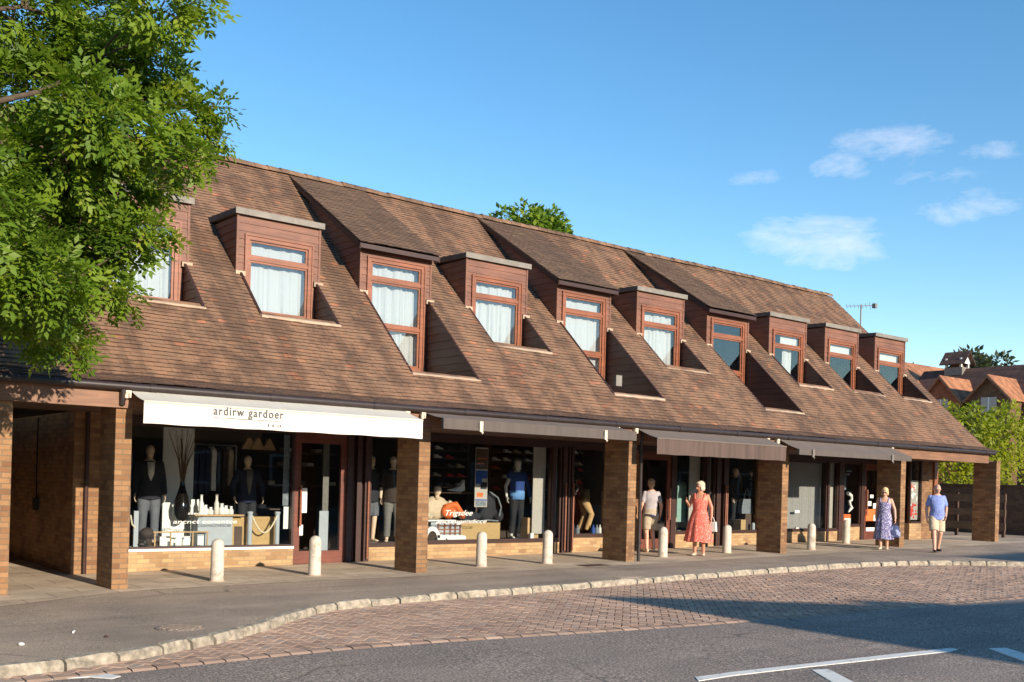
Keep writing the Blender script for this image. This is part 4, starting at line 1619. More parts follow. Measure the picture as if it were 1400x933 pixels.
def hair(F, kind, mat, parent):
    mb = MB()
    H, MH = F.H, F.MH
    if kind == 'short':
        mb.ell(H(0, -0.022, 0.04), (0.083, 0.096, 0.098), 16, 12, M=MH)
        mb.ell(H(0, -0.05, -0.01), (0.076, 0.062, 0.07), 14, 10, M=MH)
        mb.ell(H(0, 0.04, 0.098), (0.06, 0.05, 0.036), 14, 10, M=MH)
    elif kind == 'bob':
        mb.ell(H(0, -0.022, 0.045), (0.092, 0.104, 0.102), 16, 12, M=MH)
        for s in (-1, 1):
            mb.ell(H(0.072 * s, -0.01, -0.02), (0.028, 0.06, 0.075), 12, 10, M=MH)
        mb.ell(H(0, -0.072, -0.03), (0.08, 0.045, 0.085), 12, 10, M=MH)
        mb.ell(H(0, 0.055, 0.095), (0.066, 0.045, 0.036), 14, 10, M=MH)
    elif kind == 'fringe':
        for s in (-1, 1):
            mb.ell(H(0.068 * s, -0.04, 0.0), (0.022, 0.045, 0.05), 12, 10, M=MH)
        mb.ell(H(0, -0.075, 0.0), (0.07, 0.03, 0.055), 12, 10, M=MH)
    r = random.Random(5)
    if kind != 'fringe':
        for _ in range(60):
            t, p = r.uniform(0, 6.28), r.uniform(0.1, 1.5)
            q = Vector((0.08 * math.cos(t) * math.sin(p), -0.022 + 0.09 * math.sin(t) * math.sin(p), 0.045 + 0.092 * math.cos(p)))
            if q.y > 0.05 and q.z < 0.08: continue
            mb.ell(H(*q), (0.018, 0.018, 0.013), 6, 5)
    return F.put(mb, 0.008, 1, 'hair', mat, parent)


# --- man in grey T-shirt seen from behind
F = Fig((13.0, 1.75, gz(13.0) + 0.008), (0.42, 0.9), 1.72, knR=(0.11, 0.17, 0.54), anR=(0.11, 0.02, 0.12), knL=(-0.10, 0.0, 0.50), anL=(-0.105, -0.08, 0.07),
        elR=(0.24, -0.06, 1.13), wrR=(0.27, 0.06, 0.90), elL=(-0.235, -0.02, 1.13), wrL=(-0.23, 0.13, 0.94), look=(0.35, 1, -0.12), wide=1.0, belly=0.02)
p = thing('person', 'man seen from behind in a grey T-shirt and stone coloured shorts', 'person', F.loc, 'passers-by')
F.put(F.body(), 0.008, 3, 'body', MT['skin'], p)
hair(F, 'short', MT['hair_sand'], p)
F.put(F.shirt(0.84, 0.62, 0.012, (0.058, 0.06)), 0.012, 3, 'shirt', MT['shirt_grey'], p)
F.put(F.shorts(0.9, 0.118, 0.10), 0.012, 3, 'shorts', MT['khaki'], p)
for s in 'RL':
    mb = MB(); F.foot(mb, s, 1.12); F.put(mb, 0.01, 1, 'shoe', MT['shoe_pale'], p)
eyes(F, p)

# --- woman in coral dress
F = Fig((13.25, 0.45, gz(13.25) + 0.008), (-0.86, -0.5), 1.69, elR=(0.25, 0.03, 1.16), wrR=(0.26, 0.27, 1.28), elL=(-0.27, -0.05, 1.14), wrL=(-0.285, 0.02, 0.91), look=(0.7, 0.75, -0.08), wide=1.04, bust=0.02,
        knR=(0.09, 0.06, 0.5), anR=(0.09, 0.02, 0.075), anL=(-0.10, -0.06, 0.075))
p = thing('person', 'grey-haired woman in a coral print sundress, one forearm raised', 'person', F.loc, 'passers-by')
F.put(F.body(), 0.008, 3, 'body', MT['skin_tan'], p)
hair(F, 'bob', MT['hair_grey'], p)
dress(F, 0.33, 0.13, mat=MT['coral'], parent=p)
for s in 'RL':
    mb = MB(); F.foot(mb, s, 1.1); F.put(mb, 0.01, 1, 'shoe', MT['shoe_pale'], p)
eyes(F, p)
hw = F.M @ (F.J['wrL'] + Vector((0, 0.0, -0.1)))
mb = MB()
mb.prism([(-0.13, -0.22), (0.13, -0.22), (0.11, 0.0), (-0.11, 0.0)], -0.045, 0.045, 'x')
mb.tube([(0, -0.08, 0), (0, -0.05, 0.09), (0, 0.0, 0.12), (0, 0.05, 0.09), (0, 0.08, 0)], 0.009, 6)
mb.v = [Matrix.Translation(hw) @ Matrix.Rotation(0.3, 4, 'Z') @ Vector(v) for v in mb.v]
tag(mb.build('handbag', MT['bag_white'], None, smooth=40), 'off-white handbag in the hand of the coral-dressed woman', 'bag')

# --- older woman in blue lilac dress
F = Fig((19.44, -0.40, gz(19.44) + 0.008), (-0.9, -0.42), 1.60, elR=(0.22, -0.09, 1.13), wrR=(0.23, -0.06, 0.89), elL=(-0.27, -0.01, 1.14), wrL=(-0.30, 0.05, 0.90), look=(0.1, 1, -0.22), wide=1.0, bust=0.015,
        knR=(0.085, 0.13, 0.5), anR=(0.07, 0.10, 0.085), knL=(-0.08, -0.0, 0.49), anL=(-0.075, -0.12, 0.085))
p = thing('person', 'blond woman in sunglasses and a blue and lilac print sundress walking towards the left', 'person', F.loc, 'passers-by')
F.put(F.body(), 0.008, 3, 'body', MT['skin'], p)
hair(F, 'bob', MT['hair_blond'], p)
dress(F, 0.30, 0.075, mat=MT['lilac'], parent=p)
for s in 'RL':
    mb = MB(); F.foot(mb, s, 1.08); F.put(mb, 0.01, 1, 'shoe', MT['shoe_pale'], p)
eyes(F, p, True)
hw = F.M @ (F.J['wrL'] + Vector((0, 0.02, -0.11)))
mb = MB()
mb.loft([[Vector((rx * math.cos(t), ry_ * math.sin(t), z)) for t in [2 * math.pi * k / 16 for k in range(16)]] for z, rx, ry_ in ((-0.40, 0.03, 0.09), (-0.37, 0.055, 0.15), (-0.22, 0.05, 0.14), (-0.1, 0.03, 0.09), (-0.07, 0.012, 0.05))])
for s in (-1, 1):
    mb.tube([(0.01 * s, -0.05, -0.09), (0.01 * s, -0.02, 0.0), (0.01 * s, 0.02, 0.0), (0.01 * s, 0.05, -0.09)], 0.008, 6)
mb.v = [Matrix.Translation(hw) @ Matrix.Rotation(0.9, 4, 'Z') @ Vector(v) for v in mb.v]
tag(mb.build('shopping_bag', MT['bag_navy'], None, smooth=60), 'navy and pale cloth bag hanging from the hand of the lilac-dressed woman', 'bag')

# --- older man in blue shirt
F = Fig((20.06, -1.49, gz(20.06) + 0.008), (-0.66, -0.75), 1.72, elR=(0.235, -0.09, 1.13), wrR=(0.24, -0.02, 0.88), elL=(-0.27, -0.08, 1.13), wrL=(-0.21, 0.06, 0.93), look=(0.05, 1, -0.2), wide=1.04, belly=0.04,
        knR=(0.10, 0.12, 0.52), anR=(0.10, 0.20, 0.075), knL=(-0.10, 0.03, 0.49), anL=(-0.11, -0.16, 0.085))
p = thing('person', 'bald older man in a blue short-sleeved shirt and beige shorts', 'person', F.loc, 'passers-by')
F.put(F.body(), 0.008, 3, 'body', MT['skin'], p)
hair(F, 'fringe', MT['hair_grey'], p)
F.put(F.shirt(0.83, 0.66, 0.016, (0.06, 0.066)), 0.012, 3, 'shirt', MT['shirt_blue'], p)
F.put(F.shorts(0.92, 0.12, 0.108), 0.012, 3, 'shorts', MT['beige'], p)
for s in 'RL':
    mb = MB(); F.foot(mb, s, 1.16); F.put(mb, 0.01, 1, 'shoe', MT['shoe_dark'], p)
eyes(F, p)

# --- shop mannequins
MT['mann'] = plain('cream mannequin', lin(226, 196, 168), 0.5, 0.05)
MT['mann_white'] = plain('pale mannequin', lin(214, 206, 196), 0.5, 0.05)
MT['jacket_dark'] = cloth_mat('charcoal jacket', lin(42, 42, 48))
MT['jeans'] = cloth_mat('grey denim', lin(104, 106, 112))
MT['navy'] = cloth_mat('navy cloth', lin(34, 40, 62))
MT['gilet'] = cloth_mat('blue quilted cloth', lin(38, 66, 128))
MT['gilet_pale'] = cloth_mat('pale blue cloth', lin(104, 150, 206))
MT['charcoal'] = cloth_mat('black trousers', lin(34, 33, 36))
MT['brown_cloth'] = cloth_mat('dark brown cloth', lin(62, 50, 44))
MT['grey_cloth'] = cloth_mat('mid grey cloth', lin(120, 116, 110))
MT['tan_cloth'] = cloth_mat('tan chinos', lin(196, 156, 108))
MT['olive'] = cloth_mat('olive brown cloth', lin(98, 84, 58))
MT['mint'] = cloth_mat('mint green cloth', lin(140, 172, 160))
MT['shirt_white'] = cloth_mat('white shirt', lin(224, 218, 208))


def mannequin(loc, face, h, label, jk, tr, sleeve=1.9, skin='mann', z0=0.80, tt=1.92, **J):
    F = Fig(loc, face, h, **J)
    t = thing('mannequin', label, 'mannequin', F.loc, 'shop window mannequins')
    F.put(F.body(hands=True, face=False), 0.012, 3, 'body', MT[skin], t)
    if jk: F.put(F.shirt(z0, sleeve, 0.024, (0.08, 0.075)), 0.014, 2, 'jacket', MT[jk], t)
    if tr: F.put(F.shorts(tt, 0.108, 0.09), 0.014, 2, 'trousers', MT[tr], t)
    mb = MB(); mb.lathe([(0.17, 0.0), (0.17, 0.012), (0.02, 0.02)], (loc[0], loc[1], loc[2] - 0.012), 20)
    mb.build('base_plate', MT['lead'], t, smooth=40)
    return t, F


t, F = mannequin((1.55, 3.02, 0.415), (-0.15, -1), 1.80, 'mannequin in charcoal jacket and grey jeans beside the vase of twigs', 'jacket_dark', 'jeans')
mb = MB(); mb.prism([(-0.05, 1.24), (0.0, 1.12), (0.05, 1.24), (0.06, 1.45), (-0.06, 1.45)], 0.115, 0.15, 'y'); F.put(mb, 0, 0, 'shirt', MT['shirt_white'], t, re=False)
t, F = mannequin((3.50, 3.25, 0.415), (-0.1, -1), 1.68, 'headless-looking mannequin in navy suit behind the rope barrier', 'navy', 'jacket_dark', elR=(0.30, 0, 1.14), wrR=(0.29, 0.1, 0.93), elL=(-0.30, 0, 1.14), wrL=(-0.29, 0.1, 0.93))
mb = MB(); mb.prism([(-0.05, 1.2), (0.0, 0.95), (0.05, 1.2), (0.06, 1.45), (-0.06, 1.45)], 0.12, 0.155, 'y'); F.put(mb, 0, 0, 'shirt', MT['grey_cloth'], t, re=False)
mannequin((6.10, 3.05, 0.415), (0.1, -1), 1.78, 'mannequin in dark jacket and grey shorts behind the red brown door handles', 'jacket_dark', 'jeans', tt=0.95)
mannequin((6.52, 2.85, 0.415), (-0.5, -1), 1.78, 'mannequin in dark brown polo shirt and grey trousers beside the brick pier', 'brown_cloth', 'grey_cloth', sleeve=0.9, skin='mann')
t, F = mannequin((9.92, 3.0, 0.44), (-0.1, -1), 1.80, 'mannequin in a blue gilet with one bare pale arm', 'gilet', 'charcoal', sleeve=0.2, skin='mann_white', z0=0.9, elR=(0.30, 0, 1.14), wrR=(0.31, 0.06, 0.93), elL=(-0.30, 0, 1.14), wrL=(-0.31, 0.06, 0.93))
mb = MB(); F.limb(mb, ['shL', 'elL', F.J['elL'].lerp(F.J['wrL'], 0.95)], (0.075, 0.06, 0.045)); F.put(mb, 0.014, 2, 'sleeve', MT['gilet'], t)
mb = MB(); mb.loft([F.ring(0.86, 0.19, 0.15), F.ring(1.0, 0.197, 0.152), F.ring(1.06, 0.188, 0.146)]); F.put(mb, 0, 0, 'hem_panel', MT['gilet_pale'], t, re=False)
mannequin((17.7, 3.1, 0.57), (0.2, -1), 1.70, 'mannequin in a black coat half hidden by the handbag display', 'charcoal', 'charcoal')
mannequin((18.30, 3.0, 0.57), (-0.4, -1), 1.66, 'mannequin in a slate blue jacket nearest the brick pier', 'navy', 'jacket_dark')
# a leg form in tan chinos, bent at the knees
F = Fig((11.98, 2.95, 0.53), (0.9, -0.5), 1.55, hipR=(0.09, -0.06, 0.92), hipL=(-0.09, -0.06, 0.92), knR=(0.1, 0.16, 0.52), knL=(-0.1, 0.02, 0.5), anR=(0.1, 0.03, 0.08), anL=(-0.1, -0.12, 0.08))
t = thing('leg_form', 'tan chinos on a bent leg form with an olive top, in the narrow window', 'mannequin', F.loc)
F.put(F.shorts(1.95, 0.12, 0.1, 0.98), 0.012, 3, 'trousers', MT['tan_cloth'], t)
mb = MB(); mb.loft([F.ring(0.92, 0.19, 0.145), F.ring(1.08, 0.17, 0.13), F.ring(1.2, 0.16, 0.12)]); F.put(mb, 0, 0, 'top', MT['olive'], t, re=False)
# ---------------------------------------------------------------- shop window displays
MT['oak'] = wood_mat('pale display wood', lin(190, 154, 108), 0.6, 0.12)
MT['tan_box'] = plain('tan hessian board', lin(184, 152, 104), 0.9, 0.1, 20.0)
MT['grey_board'] = plain('pale blue grey board', lin(170, 176, 182), 0.8, 0.06)
MT['twig'] = plain('dried twigs', lin(120, 88, 62), 0.9, 0.2)
MT['vase'] = plain('black glazed ceramic', (0.01, 0.008, 0.007), 0.12)
MT['rope'] = plain('cream rope', lin(220, 206, 178), 0.9, 0.1, 40.0)
MT['slate'] = plain('slate texture cloth', lin(120, 126, 132), 0.9, 0.35, 26.0)
MT['orange'] = plain('bright orange print', lin(226, 108, 48), 0.7, 0.2, 9.0)
MT['blue'] = plain('strong blue print', lin(34, 74, 150), 0.7, 0.1)
MT['red'] = plain('red print', lin(206, 62, 52), 0.7, 0.2, 8.0)
MT['steel'] = plain('brushed steel', lin(176, 172, 168), 0.35, 0.05, metal=0.8)
MT['shelf_dark'] = plain('dark shelf', lin(86, 66, 54), 0.7, 0.15)
Z1 = 0.40


def item(name, mb, mat, label, cat, group=None, smooth=None):
    return tag(mb.build(name, mat, None, smooth=smooth), label, cat, group)


# bay 1
mb = MB(); mb.box(1.92, 2.50, 3.40, 3.44, 0.40, 2.56); item('room_divider', mb, MT['white'], 'tall pale grey panel standing behind the black vase', 'panel')
vs = thing('vase', 'slender black teardrop vase in front of the grey panel', 'vase', (2.05, 2.75, 0.86))
mb = MB(); mb.lathe([(0.05, 0.0), (0.10, 0.03), (0.145, 0.13), (0.155, 0.24), (0.13, 0.36), (0.085, 0.5), (0.05, 0.62), (0.036, 0.72), (0.04, 0.78)], (2.05, 2.75, 0.86), 24); mb.build('vessel', MT['vase'], vs, smooth=60)
tw = MB()
r = random.Random(3)
for k in range(30):
    a, s = r.uniform(0, 6.28), r.uniform(0.05, 0.34)
    b = Vector((2.05 + math.cos(a) * 0.02, 2.75 + math.sin(a) * 0.02, 1.5))
    e = Vector((2.03 + math.cos(a) * s, 2.75 + math.sin(a) * s * 0.5, r.uniform(2.2, 2.55)))
    m = b.lerp(e, 0.5) + Vector((-math.cos(a) * s * 0.22, 0, 0))
    tw.tube([b, m, e], [0.006, 0.005, 0.003], 5)
item('dried_twigs', tw, MT['twig'], 'sheaf of tall brown twigs standing in the black vase', 'twigs')
tb = thing('display_table', 'pale wooden display shelf on a blue grey block holding white bottles', 'table', (2.68, 2.78, Z1))
mb = MB(); mb.box(2.26, 3.20, 2.66, 2.95, 0.955, 0.985); mb.build('top', MT['oak'], tb)
mb = MB(); mb.box(2.34, 3.0, 2.72, 2.92, 0.40, 0.954); mb.build('block', MT['grey_board'], tb)
BT = [(2.42, 0.36, 0.045), (2.51, 0.17, 0.06), (2.60, 0.13, 0.05), (2.72, 0.37, 0.045), (2.81, 0.2, 0.055), (2.90, 0.16, 0.06), (2.99, 0.15, 0.045)]
for k, (x, h, w_) in enumerate(BT):
    mb = MB()
    mb.lathe([(w_ * 0.9, 0), (w_, 0.01), (w_, h * 0.55), (w_ * 0.55, h * 0.68), (w_ * 0.5, h * 0.92), (w_ * 0.6, h * 0.93), (w_ * 0.6, h), (0.002, h)], (x, 2.78 + 0.03 * (k % 2), 0.986), 16)
    lab = ['tall white bottle at the left end of the display shelf', 'wide white jar beside the left tall bottle', 'low white jar left of the middle tall bottle', 'tall grey white bottle in the middle of the display shelf',
           'white jar right of the middle tall bottle', 'broad white jar second from the shelf end', 'small white jar at the right end of the display shelf'][k]
    item('bottle', mb, MT['white'] if k != 3 else MT['mann_white'], lab, 'bottle', 'white bottles on the display shelf', smooth=45)
fr = thing('frame_stand', 'low brown rectangular frame with hanging cards along the window sill', 'stand', (2.0, 2.62, Z1))
mb = MB()
for x in (1.52, 1.80, 2.20, 2.47): mb.box(x, x + 0.022, 2.60, 2.62, Z1, 0.665)
mb.box(1.50, 2.50, 2.598, 2.622, 0.665, 0.69); mb.build('frame', MT['oak'], fr)
for k, x in enumerate((1.62, 1.9, 2.05, 2.3)):
    mb = MB(); mb.box(x, x + 0.11, 2.605, 2.61, 0.44, 0.60); mb.build('card', MT['paper'], fr)
for k, (x, h) in enumerate(((1.78, 0.34), (2.32, 0.40), (1.92, 0.25))):
    mb = MB(); mb.box(x, x + 0.15 if k < 2 else x + 0.3, 2.96 + 0.05 * k, 2.97 + 0.05 * k, 0.41, 0.85 + h)
    item('white_board', mb, MT['paper'], ['white upright card left of the vase', 'tall white card right of the vase', 'low broad white card beneath the vase'][k], 'card')
mb = MB(); mb.box(3.02, 3.28, 2.80, 3.0, 0.40, 0.93); mb.box(3.07, 3.22, 2.785, 2.80, 0.42, 0.76, 1); item('plinth', mb, [MT['tan_box'], MT['shelf_dark']], 'tan plinth with a dark opening next to the rope barrier', 'plinth')
rb = thing('rope_barrier', 'two pale posts joined by a drooping cream rope', 'barrier', (3.58, 2.66, Z1))
for x in (3.31, 3.86):
    mb = MB(); mb.lathe([(0.045, 0), (0.045, 0.6), (0.055, 0.6), (0.055, 0.64), (0.002, 0.65)], (x, 2.66, Z1 + 0.001), 14); mb.build('post', MT['grey_board'], rb, smooth=40)
mb = MB(); mb.tube([(3.34 + 0.5 * t / 12, 2.63, 0.97 - 0.32 * math.sin(math.pi * t / 12) ** 0.9) for t in range(13)], 0.016, 8); mb.build('rope', MT['rope'], rb, smooth=60)
mb = MB(); mb.box(3.28, 3.92, 2.86, 2.89, 0.40, 0.94); item('hessian_screen', mb, MT['tan_box'], 'low tan hessian screen behind the cream rope', 'screen')
mb = MB(); mb.box(1.16, 1.24, 2.60, 2.68, Z1, 1.05); item('corner_post', mb, MT['grey_board'], 'pale square post in the left corner of the lettered window', 'post')
mb = MB(); mb.tube([(1.1, 2.6, 0.98), (1.13, 2.6, 0.82), (1.19, 2.6, 0.75)], 0.014, 6); item('corner_rope', mb, MT['rope'], 'short cream rope hanging from the left corner post', 'rope')
mb = MB(); mb.ell((1.43, 2.72, 0.66), (0.12, 0.12, 0.10)); mb.lathe([(0.07, 0), (0.03, 0.05), (0.03, 0.18)], (1.43, 2.72, Z1), 14); item('hat_stand', mb, MT['brown_cloth'], 'round dark brown hat on a small stand at the sill', 'hat', smooth=60)
mb = MB(); mb.ell((1.32, 2.62, 0.47), (0.1, 0.06, 0.05)); mb.ell((1.36, 2.62, 0.50), (0.05, 0.05, 0.06)); item('shoe_pair', mb, MT['black'], 'small black and white shoes on the sill below the charcoal jacket', 'shoes', smooth=60)
bn = MB(); bn.box(3.93, 4.05, 2.60, 2.61, 1.16, 2.50); item('slate_banner', bn, MT['slate'], 'narrow slate grey patterned banner at the window edge left of the door', 'banner')
bn = MB(); bn.box(3.95, 4.05, 2.585, 2.59, 0.72, 1.14); item('notice', bn, MT['paper'], 'white notice under the slate banner', 'notice', 'paper notices on the glass')
for x0, x1, z0, z1, lab in ((4.225, 4.37, 1.03, 1.50, 'tall white notice on the left of the glazed door'), (4.225, 4.30, 0.60, 0.80, 'small square white notice low on the glazed door')):
    mb = MB(); mb.box(x0, x1, YS + 0.018, YS + 0.024, z0, z1); item('notice', mb, MT['paper'], lab, 'notice', 'paper notices on the glass')
mb = MB(); mb.box(4.93, 5.06, 2.9, 2.93, 0.1, 2.45); mb.box(4.86, 5.06, 2.88, 2.90, 0.10, 1.05, 1); item('grey_screen', mb, [MT['grey_cloth'], MT['grey_board']], 'grey upright screen inside the first glazed door', 'screen')
rl = thing('clothes_rail', 'rail of dark jackets hung behind the display shelf', 'clothes rail', (3.0, 3.8, Z1))
mb = MB(); mb.tube([(2.5, 3.8, 2.28), (3.5, 3.8, 2.28)], 0.015, 8); mb.tube([(2.5, 3.8, 0.02), (2.5, 3.8, 2.28)], 0.015, 8); mb.tube([(3.5, 3.8, 0.02), (3.5, 3.8, 2.28)], 0.015, 8); mb.build('frame', MT['steel'], rl, smooth=40)
def garment(parent, x, y, z, h, mat, w_=0.2, d=0.05):
    mb = MB()
    mb.loft([[Vector((x + d * sx, y + wy * sy, zz)) for sx, sy in ((-1, -1), (-0.6, -1.04), (0.6, -1.04), (1, -1), (1, 1), (0.6, 1.04), (-0.6, 1.04), (-1, 1))] for zz, wy in ((z - h, w_ * 0.92), (z - h * 0.5, w_ * 0.9), (z - 0.16, w_), (z - 0.06, w_ * 0.8), (z, w_ * 0.25))])
    return mb.build('garment', mat, parent, smooth=50)
for x, h, m in ((2.62, 0.95, 'navy'), (2.74, 0.9, 'navy'), (2.86, 0.92, 'navy'), (2.98, 0.85, 'shirt_white'), (3.08, 0.95, 'jacket_dark'), (3.2, 0.9, 'brown_cloth'), (3.32, 0.75, 'beige')):
    garment(rl, x, 3.8, 2.25, h, MT[m], 0.21, 0.045)
for k, (x, y, s) in enumerate(((3.66, 3.6, 1.0), (3.82, 3.55, 0.9), (4.08, 3.6, 0.9))):
    mb = MB(); mb.loft([[Vector((x + sx * q * s, y + sy * 0.05, z)) for sx, sy in ((-1, -1), (1, -1), (1, 1), (-1, 1))] for z, q in ((2.22, 0.15), (2.26, 0.14), (2.44, 0.02))])
    item('sail_ornament', mb, MT['oak'], ['left pale triangular sail ornament high in the lettered window', 'middle pale triangular sail ornament high in the lettered window', 'right triangular sail ornament high beside the slate banner'][k], 'ornament')
sh = thing('wall_shelf', 'dark shelf rack of folded clothes inside the first glazed door', 'shelf', (4.9, 4.6, 1.0))
mb = MB()
for z in (1.0, 1.5, 1.9, 2.2): mb.box(4.3, 6.2, 4.6, 5.0, z, z + 0.03)
mb.build('shelf', MT['shelf_dark'], sh)
for k in range(10):
    z = (1.03, 1.53, 1.93, 2.23)[k % 4]
    x = 4.4 + 0.18 * k
    mb = MB(); mb.box(x, x + 0.15, 4.64, 4.9, z + 0.001, z + 0.08); mb.build('folded_clothes', [MT['paper'], MT['beige'], MT['grey_cloth']][k % 3], sh)

# window lettering
def lettering(parent, lines):
    mb = MB()
    for body, x0, x1, z, h, y, sh_ in lines:
        t = text_mb(body, x0, x1, z, h, y, sh_)
        mb.mesh(t.v, t.f)
    return mb.build('lettering', MT['white'], parent)
ws = [o for o in shop.children if o.name.startswith('shop_window')]
lettering(ws[0], [('sseoso', 2.06, 2.42, 0.995, 0.045, YS + 0.03, 0.15), ('ancnct concntce', 1.80, 2.98, 0.835, 0.07, YS + 0.03, 0.15)])
lettering(ws[2], [('Trigsdee', 7.60, 8.30, 0.98, 0.115, YS + 0.03, 0.35), ('ancomgendicce', 7.36, 8.68, 0.815, 0.085, YS + 0.03, 0.35)])

# bay 2
pl = MB(); pl.box(8.30, 9.42, 2.95, 3.25, 0.43, 0.80); item('plinth', pl, MT['tan_box'], 'broad tan plinth under the dark rucksack', 'plinth')
ct = thing('crate', 'pale crate with a brown lattice front under the beige jacket', 'crate', (7.9, 2.9, 0.43))
mb = MB(); mb.box(7.45, 8.25, 2.8, 3.1, 0.43, 0.82); mb.build('box', MT['grey_board'], ct)
mb = MB()
for x in (7.62, 7.78, 7.93, 8.06, 8.19): mb.box(x, x + 0.025, 2.77, 2.795, 0.45, 0.8)
for z in (0.5, 0.58, 0.66, 0.74): mb.box(7.60, 8.22, 2.772, 2.79, z, z + 0.02)
mb.build('lattice', MT['frame'], ct)
mb = MB(); mb.box(7.3, 8.1, 2.82, 3.15, 0.84, 0.87); item('white_tray', mb, MT['white'], 'thin white tray lying on the lattice-fronted crate', 'tray')
# seated torso form in a beige jacket with an orange shawl
bj = thing('jacket_form', 'beige jacket on a low form with an orange knitted shawl', 'clothes display', (7.85, 3.05, 0.87))
mb = MB()
mb.ell((7.75, 3.1, 1.12), (0.34, 0.17, 0.26)); mb.tube([(7.5, 3.05, 1.22), (7.36, 2.95, 1.02), (7.5, 2.85, 0.9)], [0.1, 0.09, 0.07], 12); mb.tube([(8.02, 3.05, 1.22), (8.28, 2.95, 1.05), (8.3, 2.85, 0.92)], [0.1, 0.085, 0.07], 12)
mb = remesh(mb, 0.02, 4, '', None, None); mb.build('jacket', MT['beige'], bj, smooth=180)
mb = MB(); mb.ell((7.98, 2.9, 1.06), (0.2, 0.09, 0.17)); mb.tube([(7.85, 2.88, 1.15), (8.1, 2.84, 1.2), (8.25, 2.82, 1.0), (8.3, 2.8, 0.9)], [0.06, 0.08, 0.07, 0.04], 12)
mb = remesh(mb, 0.02, 3, '', None, None); mb.build('shawl', MT['orange'], bj, smooth=180)
mb = MB(); mb.ell((7.72, 2.98, 1.50), (0.085, 0.085, 0.125)); mb.tube([(7.72, 3.0, 1.3), (7.72, 2.99, 1.45)], 0.05, 10); mb.build('display_head', MT['mann'], bj, smooth=180)
mb = MB(); mb.ell((7.76, 3.0, 1.62), (0.12, 0.11, 0.08)); mb.ell((7.9, 2.9, 1.58), (0.12, 0.08, 0.02)); mb.build('cap', MT['jacket_dark'], bj, smooth=180)
mb = MB(); mb.loft([[Vector((x, 3.0 + dy, z + dz)) for dy, dz in ((-0.08, 0), (0.08, 0), (0.05, hh), (-0.05, hh))] for x, z, hh in ((8.02, 1.50, 0.03), (8.15, 1.49, 0.06), (8.3, 1.48, 0.12), (8.38, 1.50, 0.2), (8.40, 1.52, 0.22))])
item('white_shoe', mb, MT['white'], 'white pointed shoe on the dark shelf behind the beige jacket', 'shoe', smooth=60)
mb = MB(); mb.box(7.4, 8.9, 3.0, 3.3, 1.44, 1.465); mb.box(7.42, 7.46, 3.1, 3.14, 0.43, 1.44); mb.box(8.84, 8.88, 3.1, 3.14, 0.43, 1.44); item('narrow_table', mb, MT['shelf_dark'], 'dark narrow table behind the beige jacket', 'table')
ps = thing('poster_banner', 'narrow blue and white hanging banner printed with dark shapes', 'banner', (8.55, 2.56, 1.16))
mb = MB(); mb.box(8.40, 8.74, 2.56, 2.57, 1.16, 2.45); mb.build('sheet', MT['pane_panel'], ps)
for x0, x1, z0, z1, m in ((8.41, 8.73, 1.98, 2.42, 'shelf_dark'), (8.41, 8.73, 1.78, 1.95, 'blue'), (8.42, 8.58, 1.66, 1.78, 'blue'), (8.55, 8.72, 1.55, 1.70, 'jacket_dark'), (8.46, 8.62, 1.38, 1.47, 'orange'), (8.41, 8.73, 1.30, 1.325, 'blue'), (8.43, 8.71, 1.18, 1.29, 'slate')):
    mb = MB(); mb.box(x0, x1, 2.555, 2.559, z0, z1); mb.build('print', MT[m], ps)
for x0, x1, z0, z1 in ((8.45, 8.70, 2.2, 2.22), (8.45, 8.62, 2.1, 2.12)):
    mb = MB(); mb.box(x0, x1, 2.55, 2.554, z0, z1); mb.build('print', MT['orange'], ps)
rk = thing('rucksack', 'big dark grey rucksack with pale straps on the tan plinth', 'rucksack', (9.1, 3.05, 0.80))
mb = MB(); mb.ell((9.12, 3.08, 1.16), (0.25, 0.14, 0.36)); mb.ell((9.05, 2.97, 1.0), (0.2, 0.1, 0.18)); mb.ell((8.6, 3.02, 0.93), (0.32, 0.13, 0.13)); mb.ell((9.4, 3.0, 0.95), (0.12, 0.12, 0.14))
mb = remesh(mb, 0.02, 2, '', None, None); mb.build('pack', MT['jacket_dark'], rk, smooth=180)
mb = MB(); mb.tube([(9.05, 2.9, 1.5), (9.28, 2.88, 1.36), (9.38, 2.88, 1.15), (9.33, 2.88, 0.95)], 0.02, 8); mb.tube([(8.4, 2.88, 0.86), (8.7, 2.87, 0.83), (9.0, 2.87, 0.86), (9.3, 2.87, 0.84)], 0.018, 8); mb.build('strap', MT['slate'], rk, smooth=60)
tc = thing('toy_car', 'white toy car body with one round wheel arch on the sill', 'toy car', (7.7, 2.68, 0.43))
mb = MB()
arch = [(7.16 + 0.0, 0.45)]
outer = [(7.36 - 0.20 * math.cos(t), 0.50 + 0.24 * math.sin(t)) for t in [math.pi * k / 10 for k in range(11)]]
inner = [(7.36 - 0.12 * math.cos(t), 0.50 + 0.15 * math.sin(t)) for t in [math.pi * k / 10 for k in range(11)]]
for k in range(10):
    mb.prism([outer[k], outer[k + 1], inner[k + 1], inner[k]][::-1], 2.60, 2.75, 'y')
mb.prism([(7.50, 0.44), (8.22, 0.44), (8.24, 0.50), (8.2, 0.545), (7.56, 0.56), (7.48, 0.56)], 2.60, 2.80, 'y')
mb.build('body', MT['white'], tc, smooth=40)
mb = MB(); mb.tube([(7.36, 2.62, 0.53), (7.36, 2.74, 0.53)], 0.1, 18); mb.build('wheel', MT['brown_cloth'], tc, smooth=40)
mb = MB(); mb.tube([(7.72, 2.59, 0.47), (7.72, 2.62, 0.47)], 0.02, 10); mb.build('lamp', MT['black'], tc, smooth=40)
mb = MB(); mb.box(10.0, 10.32, 2.68, 2.95, 0.43, 0.92); item('plinth', mb, MT['oak'], 'small pale wooden plinth at the foot of the gilet mannequin', 'plinth')
